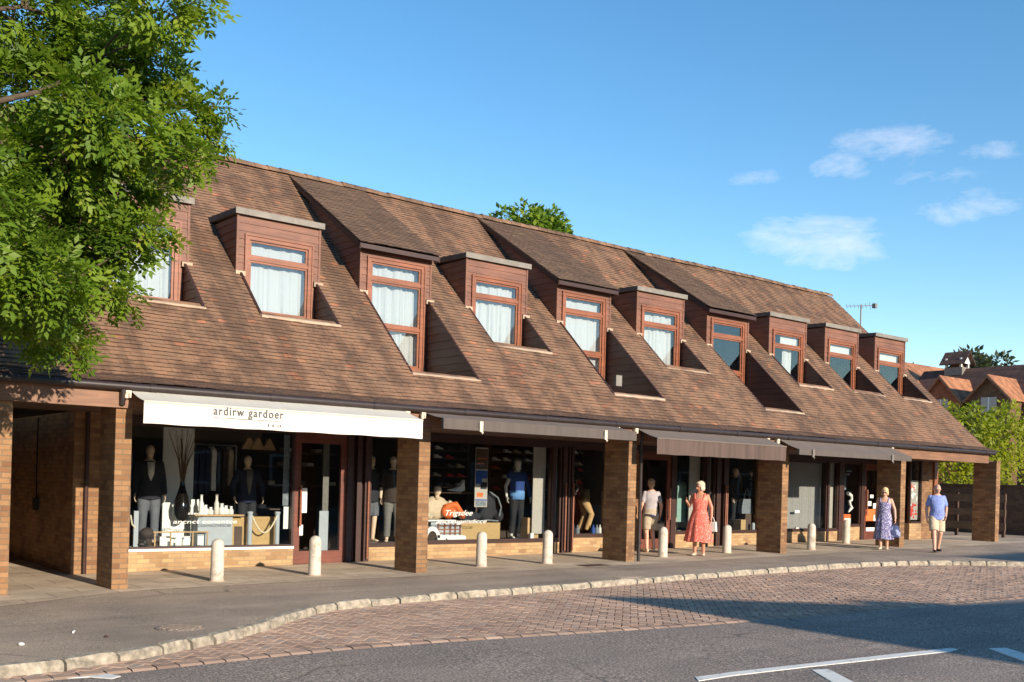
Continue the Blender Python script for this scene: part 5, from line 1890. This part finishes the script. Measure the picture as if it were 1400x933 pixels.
mb = MB(); mb.box(9.97, 10.06, 2.53, 2.6, 0.43, 0.58); item('white_block', mb, MT['white'], 'small white block in the window corner beside the pale panel', 'block')
for k, (x, m) in enumerate(((11.38, 'jacket_dark'), (11.5, 'slate'), (12.0, 'blue'), (12.12, 'slate'), (12.22, 'mann_white'))):
    mb = MB(); mb.lathe([(0.05, 0), (0.052, 0.02), (0.05, 0.14), (0.02, 0.19), (0.02, 0.23), (0.001, 0.235)], (x, 2.66, 0.52), 14)
    item('jar', mb, MT[m], ['black jar at the left of the narrow window sill', 'slate jar left of the tan chinos', 'blue jar right of the tan chinos', 'slate jar between blue and white jars', 'pale jar at the right end of the sill'][k], 'jar', 'jars on the narrow window sill', smooth=45)
# racks of shoes and boxes on the back walls
def rack(name, label, x0, x1, y, zs, seed, n, group=None):
    t = thing(name, label, 'shelf rack', ((x0 + x1) / 2, y, 0.1), group)
    mb = MB()
    for z in zs: mb.box(x0, x1, y, y + 0.3, z, z + 0.025)
    for x in (x0, x1 - 0.03): mb.box(x, x + 0.03, y + 0.02, y + 0.3, 0.1, zs[-1] + 0.3)
    mb.build('shelf', MT['shelf_dark'], t)
    r = random.Random(seed)
    for z in zs:
        for k in range(n):
            if r.random() < 0.2: continue
            x = x0 + 0.05 + (x1 - x0 - 0.1) * (k + r.uniform(0.1, 0.3)) / n
            mb = MB()
            l = (x1 - x0) / n * 0.6
            mb.loft([[Vector((xx, y - 0.01 + dy, z + 0.026 + dz)) for dy, dz in ((0, 0), (0.1, 0), (0.09, hh), (0.01, hh))] for xx, hh in ((x, 0.085), (x + l * 0.35, 0.08), (x + l * 0.6, 0.05), (x + l * 0.95, 0.035), (x + l, 0.015))])
            mb.build('shoe', MT[r.choice(['white', 'paper', 'beige', 'brown_cloth', 'grey_cloth', 'brown_cloth', 'red'])], t)
rack('shoe_rack', 'rack of shoes on the wall behind the beige jacket', 7.75, 9.5, 4.3, (1.55, 1.78, 2.0, 2.2, 2.4), 4, 5)
rack('shoe_rack', 'rack of shoes on the wall behind the gilet mannequin', 10.2, 11.6, 4.4, (1.5, 1.78, 2.0, 2.2, 2.4), 5, 4)
rack('shoe_rack', 'rack of pale shoes high in the narrow window with the chinos', 11.75, 12.3, 3.35, (1.42, 1.56, 1.70, 1.84, 2.0, 2.14, 2.28, 2.42), 6, 3)

# bay 3
gr = thing('dress_stand', 'mint green coat on a stand beside the shop door', 'clothes stand', (15.3, 3.0, 0.56))
mb = MB(); mb.tube([(15.3, 3.0, 0.56), (15.3, 3.0, 1.9)], 0.015, 8); mb.lathe([(0.15, 0), (0.15, 0.02), (0.02, 0.03)], (15.3, 3.0, 0.56), 16); mb.build('stand', MT['steel'], gr, smooth=40)
garment(gr, 15.3, 3.0, 1.85, 1.05, MT['mint'], 0.14, 0.17)
mb = MB(); mb.lathe([(0.06, 0), (0.09, 0.06), (0.085, 0.16), (0.03, 0.2)], (14.85, 2.75, 0.56), 16); mb.ell((14.85, 2.75, 0.86), (0.1, 0.1, 0.13)); item('head_display', mb, MT['mann'], 'pale display head low beside the mint green coat', 'display head', smooth=60)
hb = thing('handbag', 'large grey handbag with looped handles on the display block', 'bag', (17.85, 2.85, 1.0))
mb = MB(); mb.loft([[Vector((17.85 + sx * w_, 2.85 + sy * 0.07, z)) for sx, sy in ((-1, -1), (1, -1), (1, 1), (-1, 1))] for z, w_ in ((1.02, 0.22), (1.2, 0.23), (1.42, 0.17))]); mb.build('pouch', MT['slate'], hb, smooth=30)
mb = MB(); mb.tube([(17.72 + 0.26 * t / 8, 2.80, 1.42 + 0.28 * math.sin(math.pi * t / 8)) for t in range(9)], 0.014, 6); mb.build('handle', MT['slate'], hb, smooth=60)
mb = MB(); mb.box(17.5, 17.7, 2.7, 2.95, 0.56, 0.86); mb.box(17.74, 18.0, 2.75, 2.95, 0.56, 1.02, 1); mb.box(18.15, 18.25, 2.7, 2.8, 0.56, 0.98, 0); item('display_block', mb, [MT['tan_box'], MT['shelf_dark']], 'tan and dark blocks under the grey handbag', 'block')
mb = MB(); mb.lathe([(0.05, 0), (0.05, 0.18), (0.03, 0.22)], (17.92, 2.62, 0.56), 14); item('jar', mb, MT['grey_board'], 'pale blue jar below the grey handbag', 'jar', smooth=40)
mb = MB(); mb.tube([(17.75, 3.3, 1.6), (17.8, 3.3, 2.0), (18.0, 3.3, 2.22), (18.2, 3.3, 2.0), (18.25, 3.3, 1.6)], 0.03, 10); item('arched_hanger', mb, MT['oak'], 'thin arched wooden hanger above the grey handbag', 'hanger', smooth=60)
garment(thing('hanging_coat', 'black coat hung inside the door behind the grey-shirted man', 'coat', (14.0, 3.6, 1.2)), 14.0, 3.6, 2.3, 1.2, MT['jacket_dark'], 0.1, 0.22)
garment(thing('hanging_coat', 'dark coat hung behind the mint green coat', 'coat', (15.0, 3.7, 1.2)), 15.0, 3.7, 2.3, 1.2, MT['navy'], 0.1, 0.24)

# bay 4 and 5
bl = thing('roller_blind', 'full-height grey roller blind drawn down inside the window', 'blind', (19.9, 2.62, 2.5))
mb = MB()
nn = 24
for i in range(nn):
    a = 19.0 + 2.02 * i / nn
    b = 19.0 + 2.02 * (i + 1) / nn
    mb.box(a, b, 2.64 + 0.004 * math.sin(i * 1.3), 2.646 + 0.004 * math.sin(i * 1.3), 0.6, 2.5)
MT['blind_grey'] = cloth_mat('grey blind fabric', lin(150, 146, 142), fold=False)
mb.build('fabric', MT['blind_grey'], bl)
mb = MB(); mb.tube([(18.95, 2.65, 2.49), (21.05, 2.65, 2.49)], 0.03, 10); mb.build('roller', MT['lead'], bl, smooth=40)
for x, z, w_, h, lab in ((19.58, 1.06, 0.2, 0.07, 'white sticker at hand height left of the grey blind'), (19.64, 0.59, 0.26, 0.05, 'white sticker at the foot of the grey blind')):
    mb = MB(); mb.box(x, x + w_, YS + 0.025, YS + 0.03, z, z + h); item('notice', mb, MT['paper'], lab, 'notice', 'paper notices on the glass')
po = thing('poster', 'poster with black and white figure over an orange base in the narrow window', 'poster', (22.2, 2.56, 0.74))
mb = MB(); mb.box(21.9, 22.42, 2.56, 2.57, 0.74, 1.02); mb.build('sheet', MT['orange'], po)
mb = MB(); mb.box(22.1, 22.42, 2.555, 2.559, 0.74, 0.9); mb.build('print', MT['paper'], po)
mb = MB()
mb.tube([(22.25, 2.56, 1.65), (22.42, 2.56, 1.58), (22.45, 2.56, 1.45), (22.33, 2.56, 1.40), (22.38, 2.56, 1.3), (22.45, 2.56, 1.22), (22.30, 2.56, 1.08)], [0.06, 0.05, 0.04, 0.05, 0.04, 0.06, 0.02], 10); mb.build('figure', MT['paper'], po, smooth=60)
mb = MB()
for z in (2.32, 2.22): mb.ell((22.25 + (z - 2.2), 2.62, z), (0.16, 0.03, 0.04))
mb.box(22.12, 22.24, 2.62, 2.63, 1.75, 2.15); item('window_sticker', mb, MT['slate'], 'faint pale stickers at the top of the narrow window', 'sticker', smooth=40)
ds = thing('door_poster', 'bright orange poster with white shapes on the last door', 'poster', (23.3, 2.47, 0.8))
for x0, x1, z0, z1, m in ((23.08, 23.72, 0.82, 1.18, 'orange'), (23.5, 23.62, 0.82, 1.0, 'paper'), (23.1, 23.55, 0.50, 0.62, 'paper'), (23.15, 23.35, 1.28, 1.42, 'paper'), (23.45, 23.62, 1.2, 1.36, 'paper'), (23.28, 23.45, 1.52, 1.62, 'paper')):
    mb = MB()
    mb.box(x0, x1, YS + 0.018 - (0.003 if m == 'paper' else 0), YS + 0.024 - (0.003 if m == 'paper' else 0), z0, z1)
    mb.build('print', MT[m], ds)
rp = thing('poster', 'tall red and white floral poster in the end window', 'poster', (24.7, 1.86, 0.86))
r = random.Random(9)
mb = MB(); mb.box(24.42, 24.96, 1.88, 1.885, 0.88, 2.1); mb.build('sheet', MT['pane_panel'], rp)
for k in range(26):
    x, z = r.uniform(24.5, 24.9), r.uniform(0.95, 1.95)
    mb = MB(); mb.ell((x, 1.875, z), (r.uniform(0.03, 0.1), 0.004, r.uniform(0.03, 0.1)), 12, 6)
    mb.build('print', MT['red'] if z < 1.5 and r.random() < 0.7 else (MT['paper'] if r.random() < 0.6 else MT['coral']), rp)
# ---------------------------------------------------------------- vegetation
def leaves(mb, lobes, n_per, kind, size, r, shell=0.5, up=0.3):
    """kind 'ash': pinnate leaves of paired leaflets; 'plain': single leaves"""
    for (cx, cy, cz, rad, *q) in lobes:
        lt = r.gauss(0.5, 0.16)
        n = int(n_per * (rad / 0.45) ** 2)
        for _ in range(n):
            d = Vector((r.gauss(0, 1), r.gauss(0, 1), r.gauss(0, 1))).normalized()
            f = r.uniform(shell, 1.0) ** 0.6 * r.uniform(0.85, 1.12)
            p = Vector((cx, cy, cz)) + d * rad * f
            ax = (d + Vector((r.gauss(0, 0.6), r.gauss(0, 0.6), r.gauss(-0.15, 0.5)))).normalized()
            nn = (Vector((r.gauss(0, 0.45), r.gauss(0, 0.45) - 0.35, 0.7)) + d * 0.9)
            sd = ax.cross(nn)
            if sd.length < 1e-3: continue
            sd.normalize()
            nn = sd.cross(ax).normalized()
            s = size * r.uniform(0.75, 1.25)
            t = min(1, max(0, r.gauss(lt, 0.16)))
            def leaf(b, a, l, w_):
                c = a.cross(nn).normalized()
                m = b + a * l * 0.45
                dr = -nn * l * 0.06
                mb.face([b, m + c * w_ + dr, b + a * l + dr * 2, m - c * w_ + dr], 0, min(1, max(0, t + r.gauss(0, 0.05))))
            if kind == 'ash':
                for k in range(4):
                    b = p + ax * s * (0.18 + 0.24 * k) - nn * s * 0.05 * k * k
                    for sg in (-1, 1):
                        a = (ax * 0.65 + sd * sg).normalized()
                        leaf(b, a, s * 0.46, s * 0.11)
                leaf(p + ax * s * 1.05 - nn * s * 0.5 * 0.5, ax, s * 0.46, s * 0.11)
            else:
                leaf(p, ax, s, s * 0.3)


def limb_path(a, b, r, sag=0.25, n=5):
    a, b = Vector(a), Vector(b)
    L = (b - a).length
    off = Vector((r.gauss(0, 1), r.gauss(0, 1), r.gauss(0.3, 1))).normalized() * L * sag * r.uniform(0.3, 1) * 0.5
    return [a.lerp(b, i / n) + off * math.sin(math.pi * i / n) + Vector((r.gauss(0, 1), r.gauss(0, 1), r.gauss(0, 1))) * L * 0.012 for i in range(n + 1)]


MT['bark'] = plain('grey brown bark', lin(84, 70, 56), 0.95, 0.35, 14.0, bump=0.8)
MT['ash_leaf'] = leaf_mat('ash leaves', [(0.0, (0.04, 0.085, 0.008)), (0.4, (0.115, 0.195, 0.014)), (0.75, (0.19, 0.27, 0.02)), (1.0, (0.30, 0.32, 0.03))])
MT['bush_leaf'] = leaf_mat('yellow green shrub leaves', [(0.0, (0.12, 0.17, 0.012)), (0.45, (0.28, 0.31, 0.022)), (1.0, (0.46, 0.42, 0.035))], 0.5)
MT['tree_leaf'] = leaf_mat('mid green leaves', [(0.0, (0.025, 0.06, 0.01)), (0.5, (0.07, 0.14, 0.018)), (1.0, (0.14, 0.19, 0.03))])
MT['dark_leaf'] = leaf_mat('grey green leaves', [(0.0, (0.03, 0.04, 0.025)), (0.5, (0.06, 0.075, 0.045)), (1.0, (0.11, 0.12, 0.075))])

r = random.Random(21)
ASH = [(-1.62, -1.39, 7.28, 0.64), (-0.84, -1.41, 7.6, 0.57), (-0.68, -3.28, 7.14, 0.36), (-0.18, -3.22, 7.4, 0.18), (-1.62, -1.65, 6.39, 0.5), (-0.77, -1.85, 6.78, 0.56), (-0.22, -1.99, 6.93, 0.4), (-0.89, -2.75, 5.79, 0.52), (0.04, -2.13, 6.3, 0.38),
       (0.5, -2.13, 6.58, 0.19), (0.52, -2.18, 6.16, 0.17), (-0.18, -3.07, 5.59, 0.23), (-1.48, -2.5, 5.37, 0.56), (-2.01, -2.57, 5.28, 0.38), (-0.69, -1.88, 5.26, 0.48), (0.05, -1.31, 5.72, 0.32), (-1.4, -1.41, 4.89, 0.56), (-1.1, -2.26, 4.57, 0.45),
       (-0.66, -2.47, 4.61, 0.31), (-0.5, -2.84, 4.71, 0.18), (-2.14, -3.32, 3.94, 0.43), (-1.69, -3.34, 3.72, 0.34), (-0.96, -2.42, 4.03, 0.28), (-0.77, -2.73, 3.78, 0.14), (-1.82, -2.6, 3.55, 0.3), (-1.04, -1.53, 3.58, 0.26), (-1.2, -2.3, 3.19, 0.14),
       (-1.54, -2.22, 3.28, 0.19), (-2.18, -2.9, 4.56, 0.4), (-1.44, -3.35, 5.76, 0.41)]
for _ in range(46):
    ASH.append((r.uniform(-8.2, -2.5), r.uniform(-5.6, 0.6), r.uniform(3.9, 10.2), r.uniform(0.45, 0.8)))
for _ in range(8):
    ASH.append((r.uniform(-2.4, -0.6), r.uniform(-3.6, -1.0), r.uniform(8.3, 9.6), r.uniform(0.4, 0.6)))
ash = thing('ash_tree', 'leafy green ash tree reaching over the left end of the roof', 'tree', (-5.0, -2.7, gz(-5)))
mb = MB()
base = Vector((-5.0, -2.7, gz(-5) - 0.05))
mb.tube([base, base + Vector((0.02, 0, 0.3)), base + Vector((0.05, 0.02, 1.4)), base + Vector((0.0, 0.05, 2.6)), base + Vector((-0.1, 0.1, 4.2)), base + Vector((0.1, 0.1, 6.0)), base + Vector((0.0, 0.2, 8.0))], [0.3, 0.23, 0.2, 0.18, 0.14, 0.1, 0.04], 12)
nodes = []
mains = [((-5.0, -2.65, 2.7), (-1.75, -2.6, 3.65), 0.10), ((-5.05, -2.6, 3.6), (-1.5, -2.3, 5.3), 0.10), ((-5.1, -2.6, 4.3), (-1.2, -2.2, 6.5), 0.075), ((-5.0, -2.6, 5.4), (-1.8, -1.9, 7.3), 0.07), ((-5.05, -2.6, 4.0), (-7.8, -4.0, 6.5), 0.09), ((-5.05, -2.6, 4.6), (-5.5, 0.2, 7.2), 0.09),
         ((-5, -2.6, 4.8), (-4.4, -5.2, 7.2), 0.09), ((-5, -2.6, 6), (-6.5, -1.5, 9.2), 0.07), ((-5, -2.6, 6.2), (-3.0, -3.2, 9.2), 0.07)]
for a, b, rr in mains:
    P = limb_path(a, b, r, 0.18, 8)
    mb.tube(P, [rr * (1 - 0.085 * i) for i in range(9)], 8)
    nodes += P[2:]
for cx, cy, cz, rad in ASH:
    c = Vector((cx, cy, cz))
    nd = min(nodes, key=lambda q: (q - c).length + (0.6 if q.z > c.z else 0))
    P = limb_path(nd, c, r, 0.2, 5)
    k0 = 0.014 + 0.02 * min(1, rad)
    mb.tube(P, [k0 * (1 - 0.14 * i) for i in range(6)], 6)
    for _ in range(int(7 * rad / 0.4)):
        d = Vector((r.gauss(0, 1), r.gauss(0, 1), r.gauss(0, 1))).normalized()
        s = P[r.randint(3, 5)]
        mb.tube([s, s.lerp(c + d * rad, 0.55) + Vector((0, 0, 0.03)), c + d * rad * 0.92], [0.008, 0.006, 0.003], 4, cap=False)
mb.build('trunk', MT['bark'], ash, smooth=60)
mb = MB()
leaves(mb, ASH[:30], 240, 'ash', 0.21, r, 0.2)
leaves(mb, ASH[30:], 90, 'ash', 0.22, r, 0.2)
mb.build('crown', MT['ash_leaf'], ash)


def tree(name, label, base, lobes, leaf, n, size, trunk_r, group=None, seed=1, kind='plain', shell=0.45):
    r = random.Random(seed)
    t = thing(name, label, 'tree' if 'tree' in name else 'shrub', base, group)
    mb = MB()
    b = Vector(base)
    top = Vector((sum(l[0] for l in lobes) / len(lobes), sum(l[1] for l in lobes) / len(lobes), max(l[2] for l in lobes)))
    P = limb_path(b - Vector((0, 0, 0.1)), top, r, 0.05, 6)
    mb.tube(P, [trunk_r * (1 - 0.14 * i) for i in range(7)], 10)
    for l in lobes:
        c = Vector(l[:3])
        s = P[min(5, max(1, int(6 * (c.z - b.z) / max(0.1, top.z - b.z)) - 1))]
        mb.tube(limb_path(s, c, r, 0.15, 4), [trunk_r * q for q in (0.35, 0.28, 0.2, 0.14, 0.08)], 6)
    mb.build('trunk', MT['bark'], t, smooth=60)
    mb = MB()
    leaves(mb, lobes, n, kind, size, r, shell)
    mb.build('crown', leaf, t)
    return t


def lobes_of(c, R_, n, seed, rr=(0.3, 0.5), sq=1.0):
    r = random.Random(seed)
    out = []
    for _ in range(n):
        d = Vector((r.gauss(0, 1), r.gauss(0, 1), r.gauss(0, 1))).normalized() * r.uniform(0.35, 0.85)
        out.append((c[0] + d.x * R_, c[1] + d.y * R_, c[2] + d.z * R_ * sq, R_ * r.uniform(*rr)))
    return out


tree('broadleaf_tree', 'round green treetop rising behind the ridge of the tiled roof', (23.7, 19.4, gz(23)), lobes_of((23.5, 19.6, 11.9), 2.45, 28, 5, (0.28, 0.42), 0.85) + [(22.2, 20.6, 12.6, 0.6), (21.7, 21.0, 12.4, 0.4), (22.6, 20.2, 12.9, 0.7)], MT['ash_leaf'], 90, 0.26, 0.22, seed=4)
BU = [(30.3, 4.3, 3.5, 1.0), (31.4, 3.7, 4.1, 0.85), (32.3, 3.6, 3.6, 1.0), (33.6, 3.5, 4.0, 1.0), (30.6, 4.2, 2.2, 1.1), (32.0, 3.6, 2.1, 1.1), (34.2, 3.6, 2.3, 1.2), (29.6, 4.6, 2.7, 0.8), (31.0, 4.4, 4.3, 0.7), (32.7, 4.4, 4.4, 0.8), (35.2, 4.2, 3.6, 1.1), (30.0, 4.8, 1.2, 1.0), (32.8, 4.0, 1.0, 1.0), (34.5, 3.8, 4.6, 0.7), (29.4, 5.2, 3.6, 0.7)]
def away(L, k):
    return [tuple(CAM[i] + (l[i] - CAM[i]) * k for i in range(3)) + (l[3] * k,) for l in L]


BU = away(BU, 1.07)
tree('laurel_shrub', 'big sunlit yellow green shrub behind the boundary wall at the right edge', (34.4, 5.8, gz(34)), BU, MT['bush_leaf'], 110, 0.19, 0.10, seed=8)
BU2 = [(27.6, 4.2, 1.5, 0.8), (28.5, 4.4, 2.2, 0.8), (27.0, 4.6, 2.4, 0.8), (28.0, 5.0, 2.9, 0.7), (29.0, 4.6, 1.4, 0.8)]
BU2 = away(BU2, 1.16)
tree('shaded_shrub', 'shaded lower shrub foliage behind the slatted timber fence, coloured dark', (33.2, 7.7, gz(33)), BU2, MT['dark_leaf'], 60, 0.16, 0.07, seed=9)  # lower part of the shrub in shadow, its shade put into darker leaves
tree('far_tree', 'broad grey green tree on the skyline right of the bell turret', (113, 44.5, 0.78), lobes_of((113, 44.5, 13.5), 5.2, 26, 11, (0.28, 0.42), 0.9), MT['dark_leaf'], 14, 0.75, 0.4, 'distant skyline trees', 12)
tree('far_tree', 'low grey green treetops left of the bell turret', (107, 50.5, 0.78), lobes_of((107, 50, 13.0), 3.9, 20, 13, (0.26, 0.4), 0.9), MT['dark_leaf'], 14, 0.75, 0.35, 'distant skyline trees', 14)
tree('far_tree', 'grey green tree just visible past the last dormer', (103, 53.5, 0.78), lobes_of((101.5, 54, 12.7), 3.6, 18, 15, (0.26, 0.4), 0.9), MT['dark_leaf'], 14, 0.75, 0.35, 'distant skyline trees', 16)

# ---------------------------------------------------------------- wall and fence at the right end
mb = MB()
mb.box(31.0, 31.22, -3.0, 14, 0.1, 2.02)
mb.box(30.97, 31.25, -3.0, 14, 2.02, 2.08)
tag(mb.build('boundary_wall', MT['brick_dark'], None), 'long brown brick boundary wall under the bright shrub', 'wall')
fe = thing('slatted_fence', 'dark timber fence of broad horizontal boards between the last piers', 'fence', (28.7, 3.0, gz(28)))
for z0, z1 in ((0.55, 0.80), (1.02, 1.24), (1.47, 1.72)):
    mb = MB(); mb.box(28.68, 28.72, 0.95, 6.0, z0, z1); mb.build('rail', MT['fence_wood'], fe)
for y in (1.0, 2.6, 4.2, 5.8):
    mb = MB(); mb.box(28.725, 28.81, y, y + 0.09, gz(28) - 0.05, 1.76); mb.build('post', MT['soffit'], fe)

# ---------------------------------------------------------------- houses beyond
def gable_roof(mb, x0, x1, y0, y1, ze, zr, axis, over=0.25, t=0.12):
    """thin pitched roof; ridge along axis"""
    if axis == 'x':
        c, h = (y0 + y1) / 2, (y1 - y0) / 2 + over
        k = (zr - ze) / ((y1 - y0) / 2)
        p = [(c - h, zr - k * h), (c, zr), (c + h, zr - k * h), (c + h, zr - k * h - t), (c, zr - t), (c - h, zr - k * h - t)]
        mb.prism(p, x0 - over, x1 + over, 'x')
    else:
        c, h = (x0 + x1) / 2, (x1 - x0) / 2 + over
        k = (zr - ze) / ((x1 - x0) / 2)
        p = [(c - h, zr - k * h), (c, zr), (c + h, zr - k * h), (c + h, zr - k * h - t), (c, zr - t), (c - h, zr - k * h - t)]
        mb.prism([(a, b) for a, b in p], y0 - over, y1 + over, 'y')


def walls_gable(mb, x0, x1, y0, y1, zb, ze, zr, axis):
    if axis == 'x':
        c = (y0 + y1) / 2
        mb.prism([(y0, zb), (y1, zb), (y1, ze), (c, zr - 0.13), (y0, ze)], x0, x1, 'x')
    else:
        c = (x0 + x1) / 2
        mb.prism([(x0, zb), (x1, zb), (x1, ze), (c, zr - 0.13), (x0, ze)], y0, y1, 'y')


hA = thing('brick_house', 'far house with a sunlit orange tiled roof, left of the bell turret', 'house', (70, 29.5, 0.7))
mb = MB(); walls_gable(mb, 60, 77, 26, 34, 0.5, 9.0, 12.1, 'x'); mb.build('wall', MT['brick_far'], hA)
mb = MB(); gable_roof(mb, 60, 77, 26, 34, 9.0, 12.12, 'x'); mb.build('roof', MT['tile_far'], hA)
hB = thing('brick_house', 'far brick house with dark roof, two gabled wings and a bell turret', 'house', (70, 18, 0.7))
mb = MB(); walls_gable(mb, 66.9, 73.1, 6, 27.5, 0.5, 8.2, 11.1, 'y'); mb.build('wall', MT['brick_far'], hB)
mb = MB(); gable_roof(mb, 66.9, 73.1, 6, 27.5, 8.2, 11.12, 'y'); mb.build('roof', MT['tile_far_shaded'], hB)
for yc, zr_, mat in ((23.5, 10.1, 'brick_far'), (20.0, 9.95, 'brick_dark')):  # darker brick paints the second wing's gable face as unlit
    mb = MB(); walls_gable(mb, 65.0, 69.0, yc - 1.45, yc + 1.45, 0.5, 8.45, zr_, 'x'); wg = mb.build('wing', MT[mat], hB)
    mb = MB(); gable_roof(mb, 64.9, 69.0, yc - 1.45, yc + 1.45, 8.45, zr_ + 0.02, 'x', 0.22); mb.build('roof', MT['tile_far'], wg)
    mb = MB(); mb.box(64.94, 65.0, yc - 0.55, yc + 0.55, 7.3, 8.4); mb.box(64.92, 64.94, yc - 0.04, yc + 0.04, 7.3, 8.4, 1); mb.build('window', [MT['pane_panel'], MT['white']], wg)
    mb = MB()
    for s in (-1, 1):
        mb.prism([(yc, zr_ - 0.02), (yc + s * 1.7, zr_ - 0.02 - 1.7 * (zr_ - 8.45) / 1.45), (yc + s * 1.7, zr_ - 0.2 - 1.7 * (zr_ - 8.45) / 1.45), (yc, zr_ - 0.22)], 64.60, 64.66, 'x')
    mb.build('bargeboard', MT['fascia'], wg)
mb = MB()
mb.box(69.4, 70.6, 24.35, 25.75, 10.6, 11.2); cu = mb.build('bell_turret', MT['lead'], hB)
for x in (69.42, 70.44):
    for y in (24.43, 25.59):
        mb = MB(); mb.box(x, x + 0.14, y, y + 0.14, 11.2, 11.9); mb.build('turret_post', MT['white'], cu)
mb = MB()
mb.prism([(69.42, 11.5), (70.58, 11.5), (70.58, 11.75), (70.0, 12.3), (69.42, 11.75)], 24.37, 24.42, 'y')
mb.build('turret_gable', MT['white'], cu)
mb = MB(); mb.box(69.7, 70.3, 24.7, 25.4, 11.2, 11.9); mb.build('louvre', MT['brick_dark'], cu)
mb = MB(); gable_roof(mb, 69.4, 70.6, 24.3, 25.8, 11.75, 12.45, 'y', 0.25, 0.08); mb.build('turret_roof', MT['tile_far_shaded'], cu)

# ---------------------------------------------------------------- across the street, behind the camera's right shoulder
ac = thing('brick_workshop', 'brick workshop with a sloping roof and tall chimney across the street', 'building', (14, -28, 0.1))
mb = MB()
mb.prism([(7.3, 0.0), (80, 0.0), (80, 5.5), (22.2, 5.5), (13.9, 5.8), (11.5, 5.98), (10.5, 6.33), (10.1, 6.2), (8.3, 6.8), (7.3, 7.1)], -34, -26, 'y'); mb.build('wall', MT['brick_dark'], ac)
mb = MB(); mb.box(20.3, 23.6, -28.0, -26.02, 5.3, 7.62); mb.build('chimney', MT['brick_dark'], ac)
for x in (9, 13, 17, 24, 29, 34, 40, 46, 52):
    mb = MB(); mb.box(x, x + 1.4, -25.99, -25.95, 1.2, 2.7); f_ = mb.build('window', MT['white'], ac)
    mb = MB(); mb.box(x + 0.1, x + 1.3, -25.945, -25.94, 1.3, 2.6); mb.build('pane', MT['black'], f_)

# unseen tree belt, added to block low sky glow mirrored in the shop glass
r = random.Random(77)
mb = MB()
LB = []
for _ in range(420):
    x = r.uniform(-90, 112)
    LB.append((x, -98 + r.uniform(-5, 5), r.uniform(1, 15.5) + 2.5 * math.sin(x * 0.13), r.uniform(2.2, 4.2)))
leaves(mb, LB, 0.5, 'plain', 2.4, r, 0.3)
tag(mb.build('glow_blocking_trees', MT['tree_leaf'], None), 'unseen dark green tree belt added to keep sky glow off the shop glass', 'wood', None, 'stuff')

# ---------------------------------------------------------------- small things
ae = thing('television_aerial', 'thin pale television aerial on a pole above the right end of the roof', 'aerial', (31.0, 8.0, gz(31)))
mb = MB(); mb.tube([(31.0, 8.0, gz(31)), (31.0, 8.0, 9.05)], 0.028, 8); mb.build('mast', MT['lead'], ae)
mb = MB()
mb.tube([(30.55, 8.35, 8.97), (31.4, 7.7, 9.03)], 0.014, 6)
for k in range(8):
    t = k / 7
    c = Vector((30.55, 8.35, 8.97)).lerp(Vector((31.4, 7.7, 9.03)), t)
    l = 0.10 if k < 6 else 0.16
    mb.tube([c - Vector((0.05, 0.06, l)), c + Vector((0.05, 0.06, l))], 0.009, 5)
mb.box(31.36, 31.5, 7.6, 7.75, 8.93, 9.1)
mb.build('boom', MT['lead'], ae)


def cover(x, y, rx, label, rot=0.0):
    t = thing('inspection_cover', label, 'manhole cover', (x, y, gz(x)))
    mb = MB(); mb.lathe([(rx, 0.0), (rx, 0.006), (rx - 0.03, 0.008)], (x, y, gz(x)), 28); mb.build('frame', MT['asphalt'], t)
    mb = MB()
    for i in range(-4, 5):
        for j in range(-4, 5):
            q = Vector((i * rx / 5.2, j * rx / 5.2))
            if q.length < rx * 0.82: mb.box(x + q.x - 0.02, x + q.x + 0.02, y + q.y - 0.02, y + q.y + 0.02, gz(x) + 0.0075, gz(x) + 0.013)
    mb.build('cover_plate', MT['tarmac'], t)


cover(-0.47, -3.98, 0.27, 'round inspection cover in the tarmac near the curve of the kerb')
t = thing('inspection_cover', 'rectangular inspection cover set in the paving near the third pier', 'manhole cover', (9.25, -0.33, gz(9.25)))
mb = MB(); mb.box(8.95, 9.6, -0.5, -0.15, gz(9.25) - 0.01, gz(9.25) + 0.011); mb.build('cover_plate', MT['soffit'], t)
mb = MB(); mb.box(7.95, 8.55, -2.44, -2.2, gz(8.2) - 0.01, gz(8.2) + 0.005); tag(mb.build('drain_cover', MT['mortar'], None), 'pale rectangular cover in the tarmac beside the lay-by kerb', 'cover')
for (x, y, s, lab) in ((-2.2, -2.95, 0.03, 'small white scrap of litter nearest the left edge of the pavement'), (-2.2, -4.3, 0.028, 'white pebble of litter close to the near kerb'), (-1.55, -3.75, 0.035, 'thin white cigarette end lying on the tarmac'), (-1.36, -4.25, 0.022, 'small brown dry leaf on the tarmac')):
    mb = MB()
    if 'cigarette' in lab: mb.tube([(x - 0.02, y - 0.05, gz(x) + 0.012), (x + 0.02, y + 0.05, gz(x) + 0.012)], 0.011, 8)
    else:
        q = random.Random(int(x * 100))
        mb.ell((x, y, gz(x) + s * 0.5), (s, s * 1.2, s * 0.55), 8, 5)
        mb.v = [(a + q.gauss(0, s * 0.12), b + q.gauss(0, s * 0.12), max(gz(x) + 0.002, c + q.gauss(0, s * 0.1))) for a, b, c in mb.v]
    tag(mb.build('litter', MT['soffit'] if 'brown' in lab else MT['paper'], None), lab, 'litter')
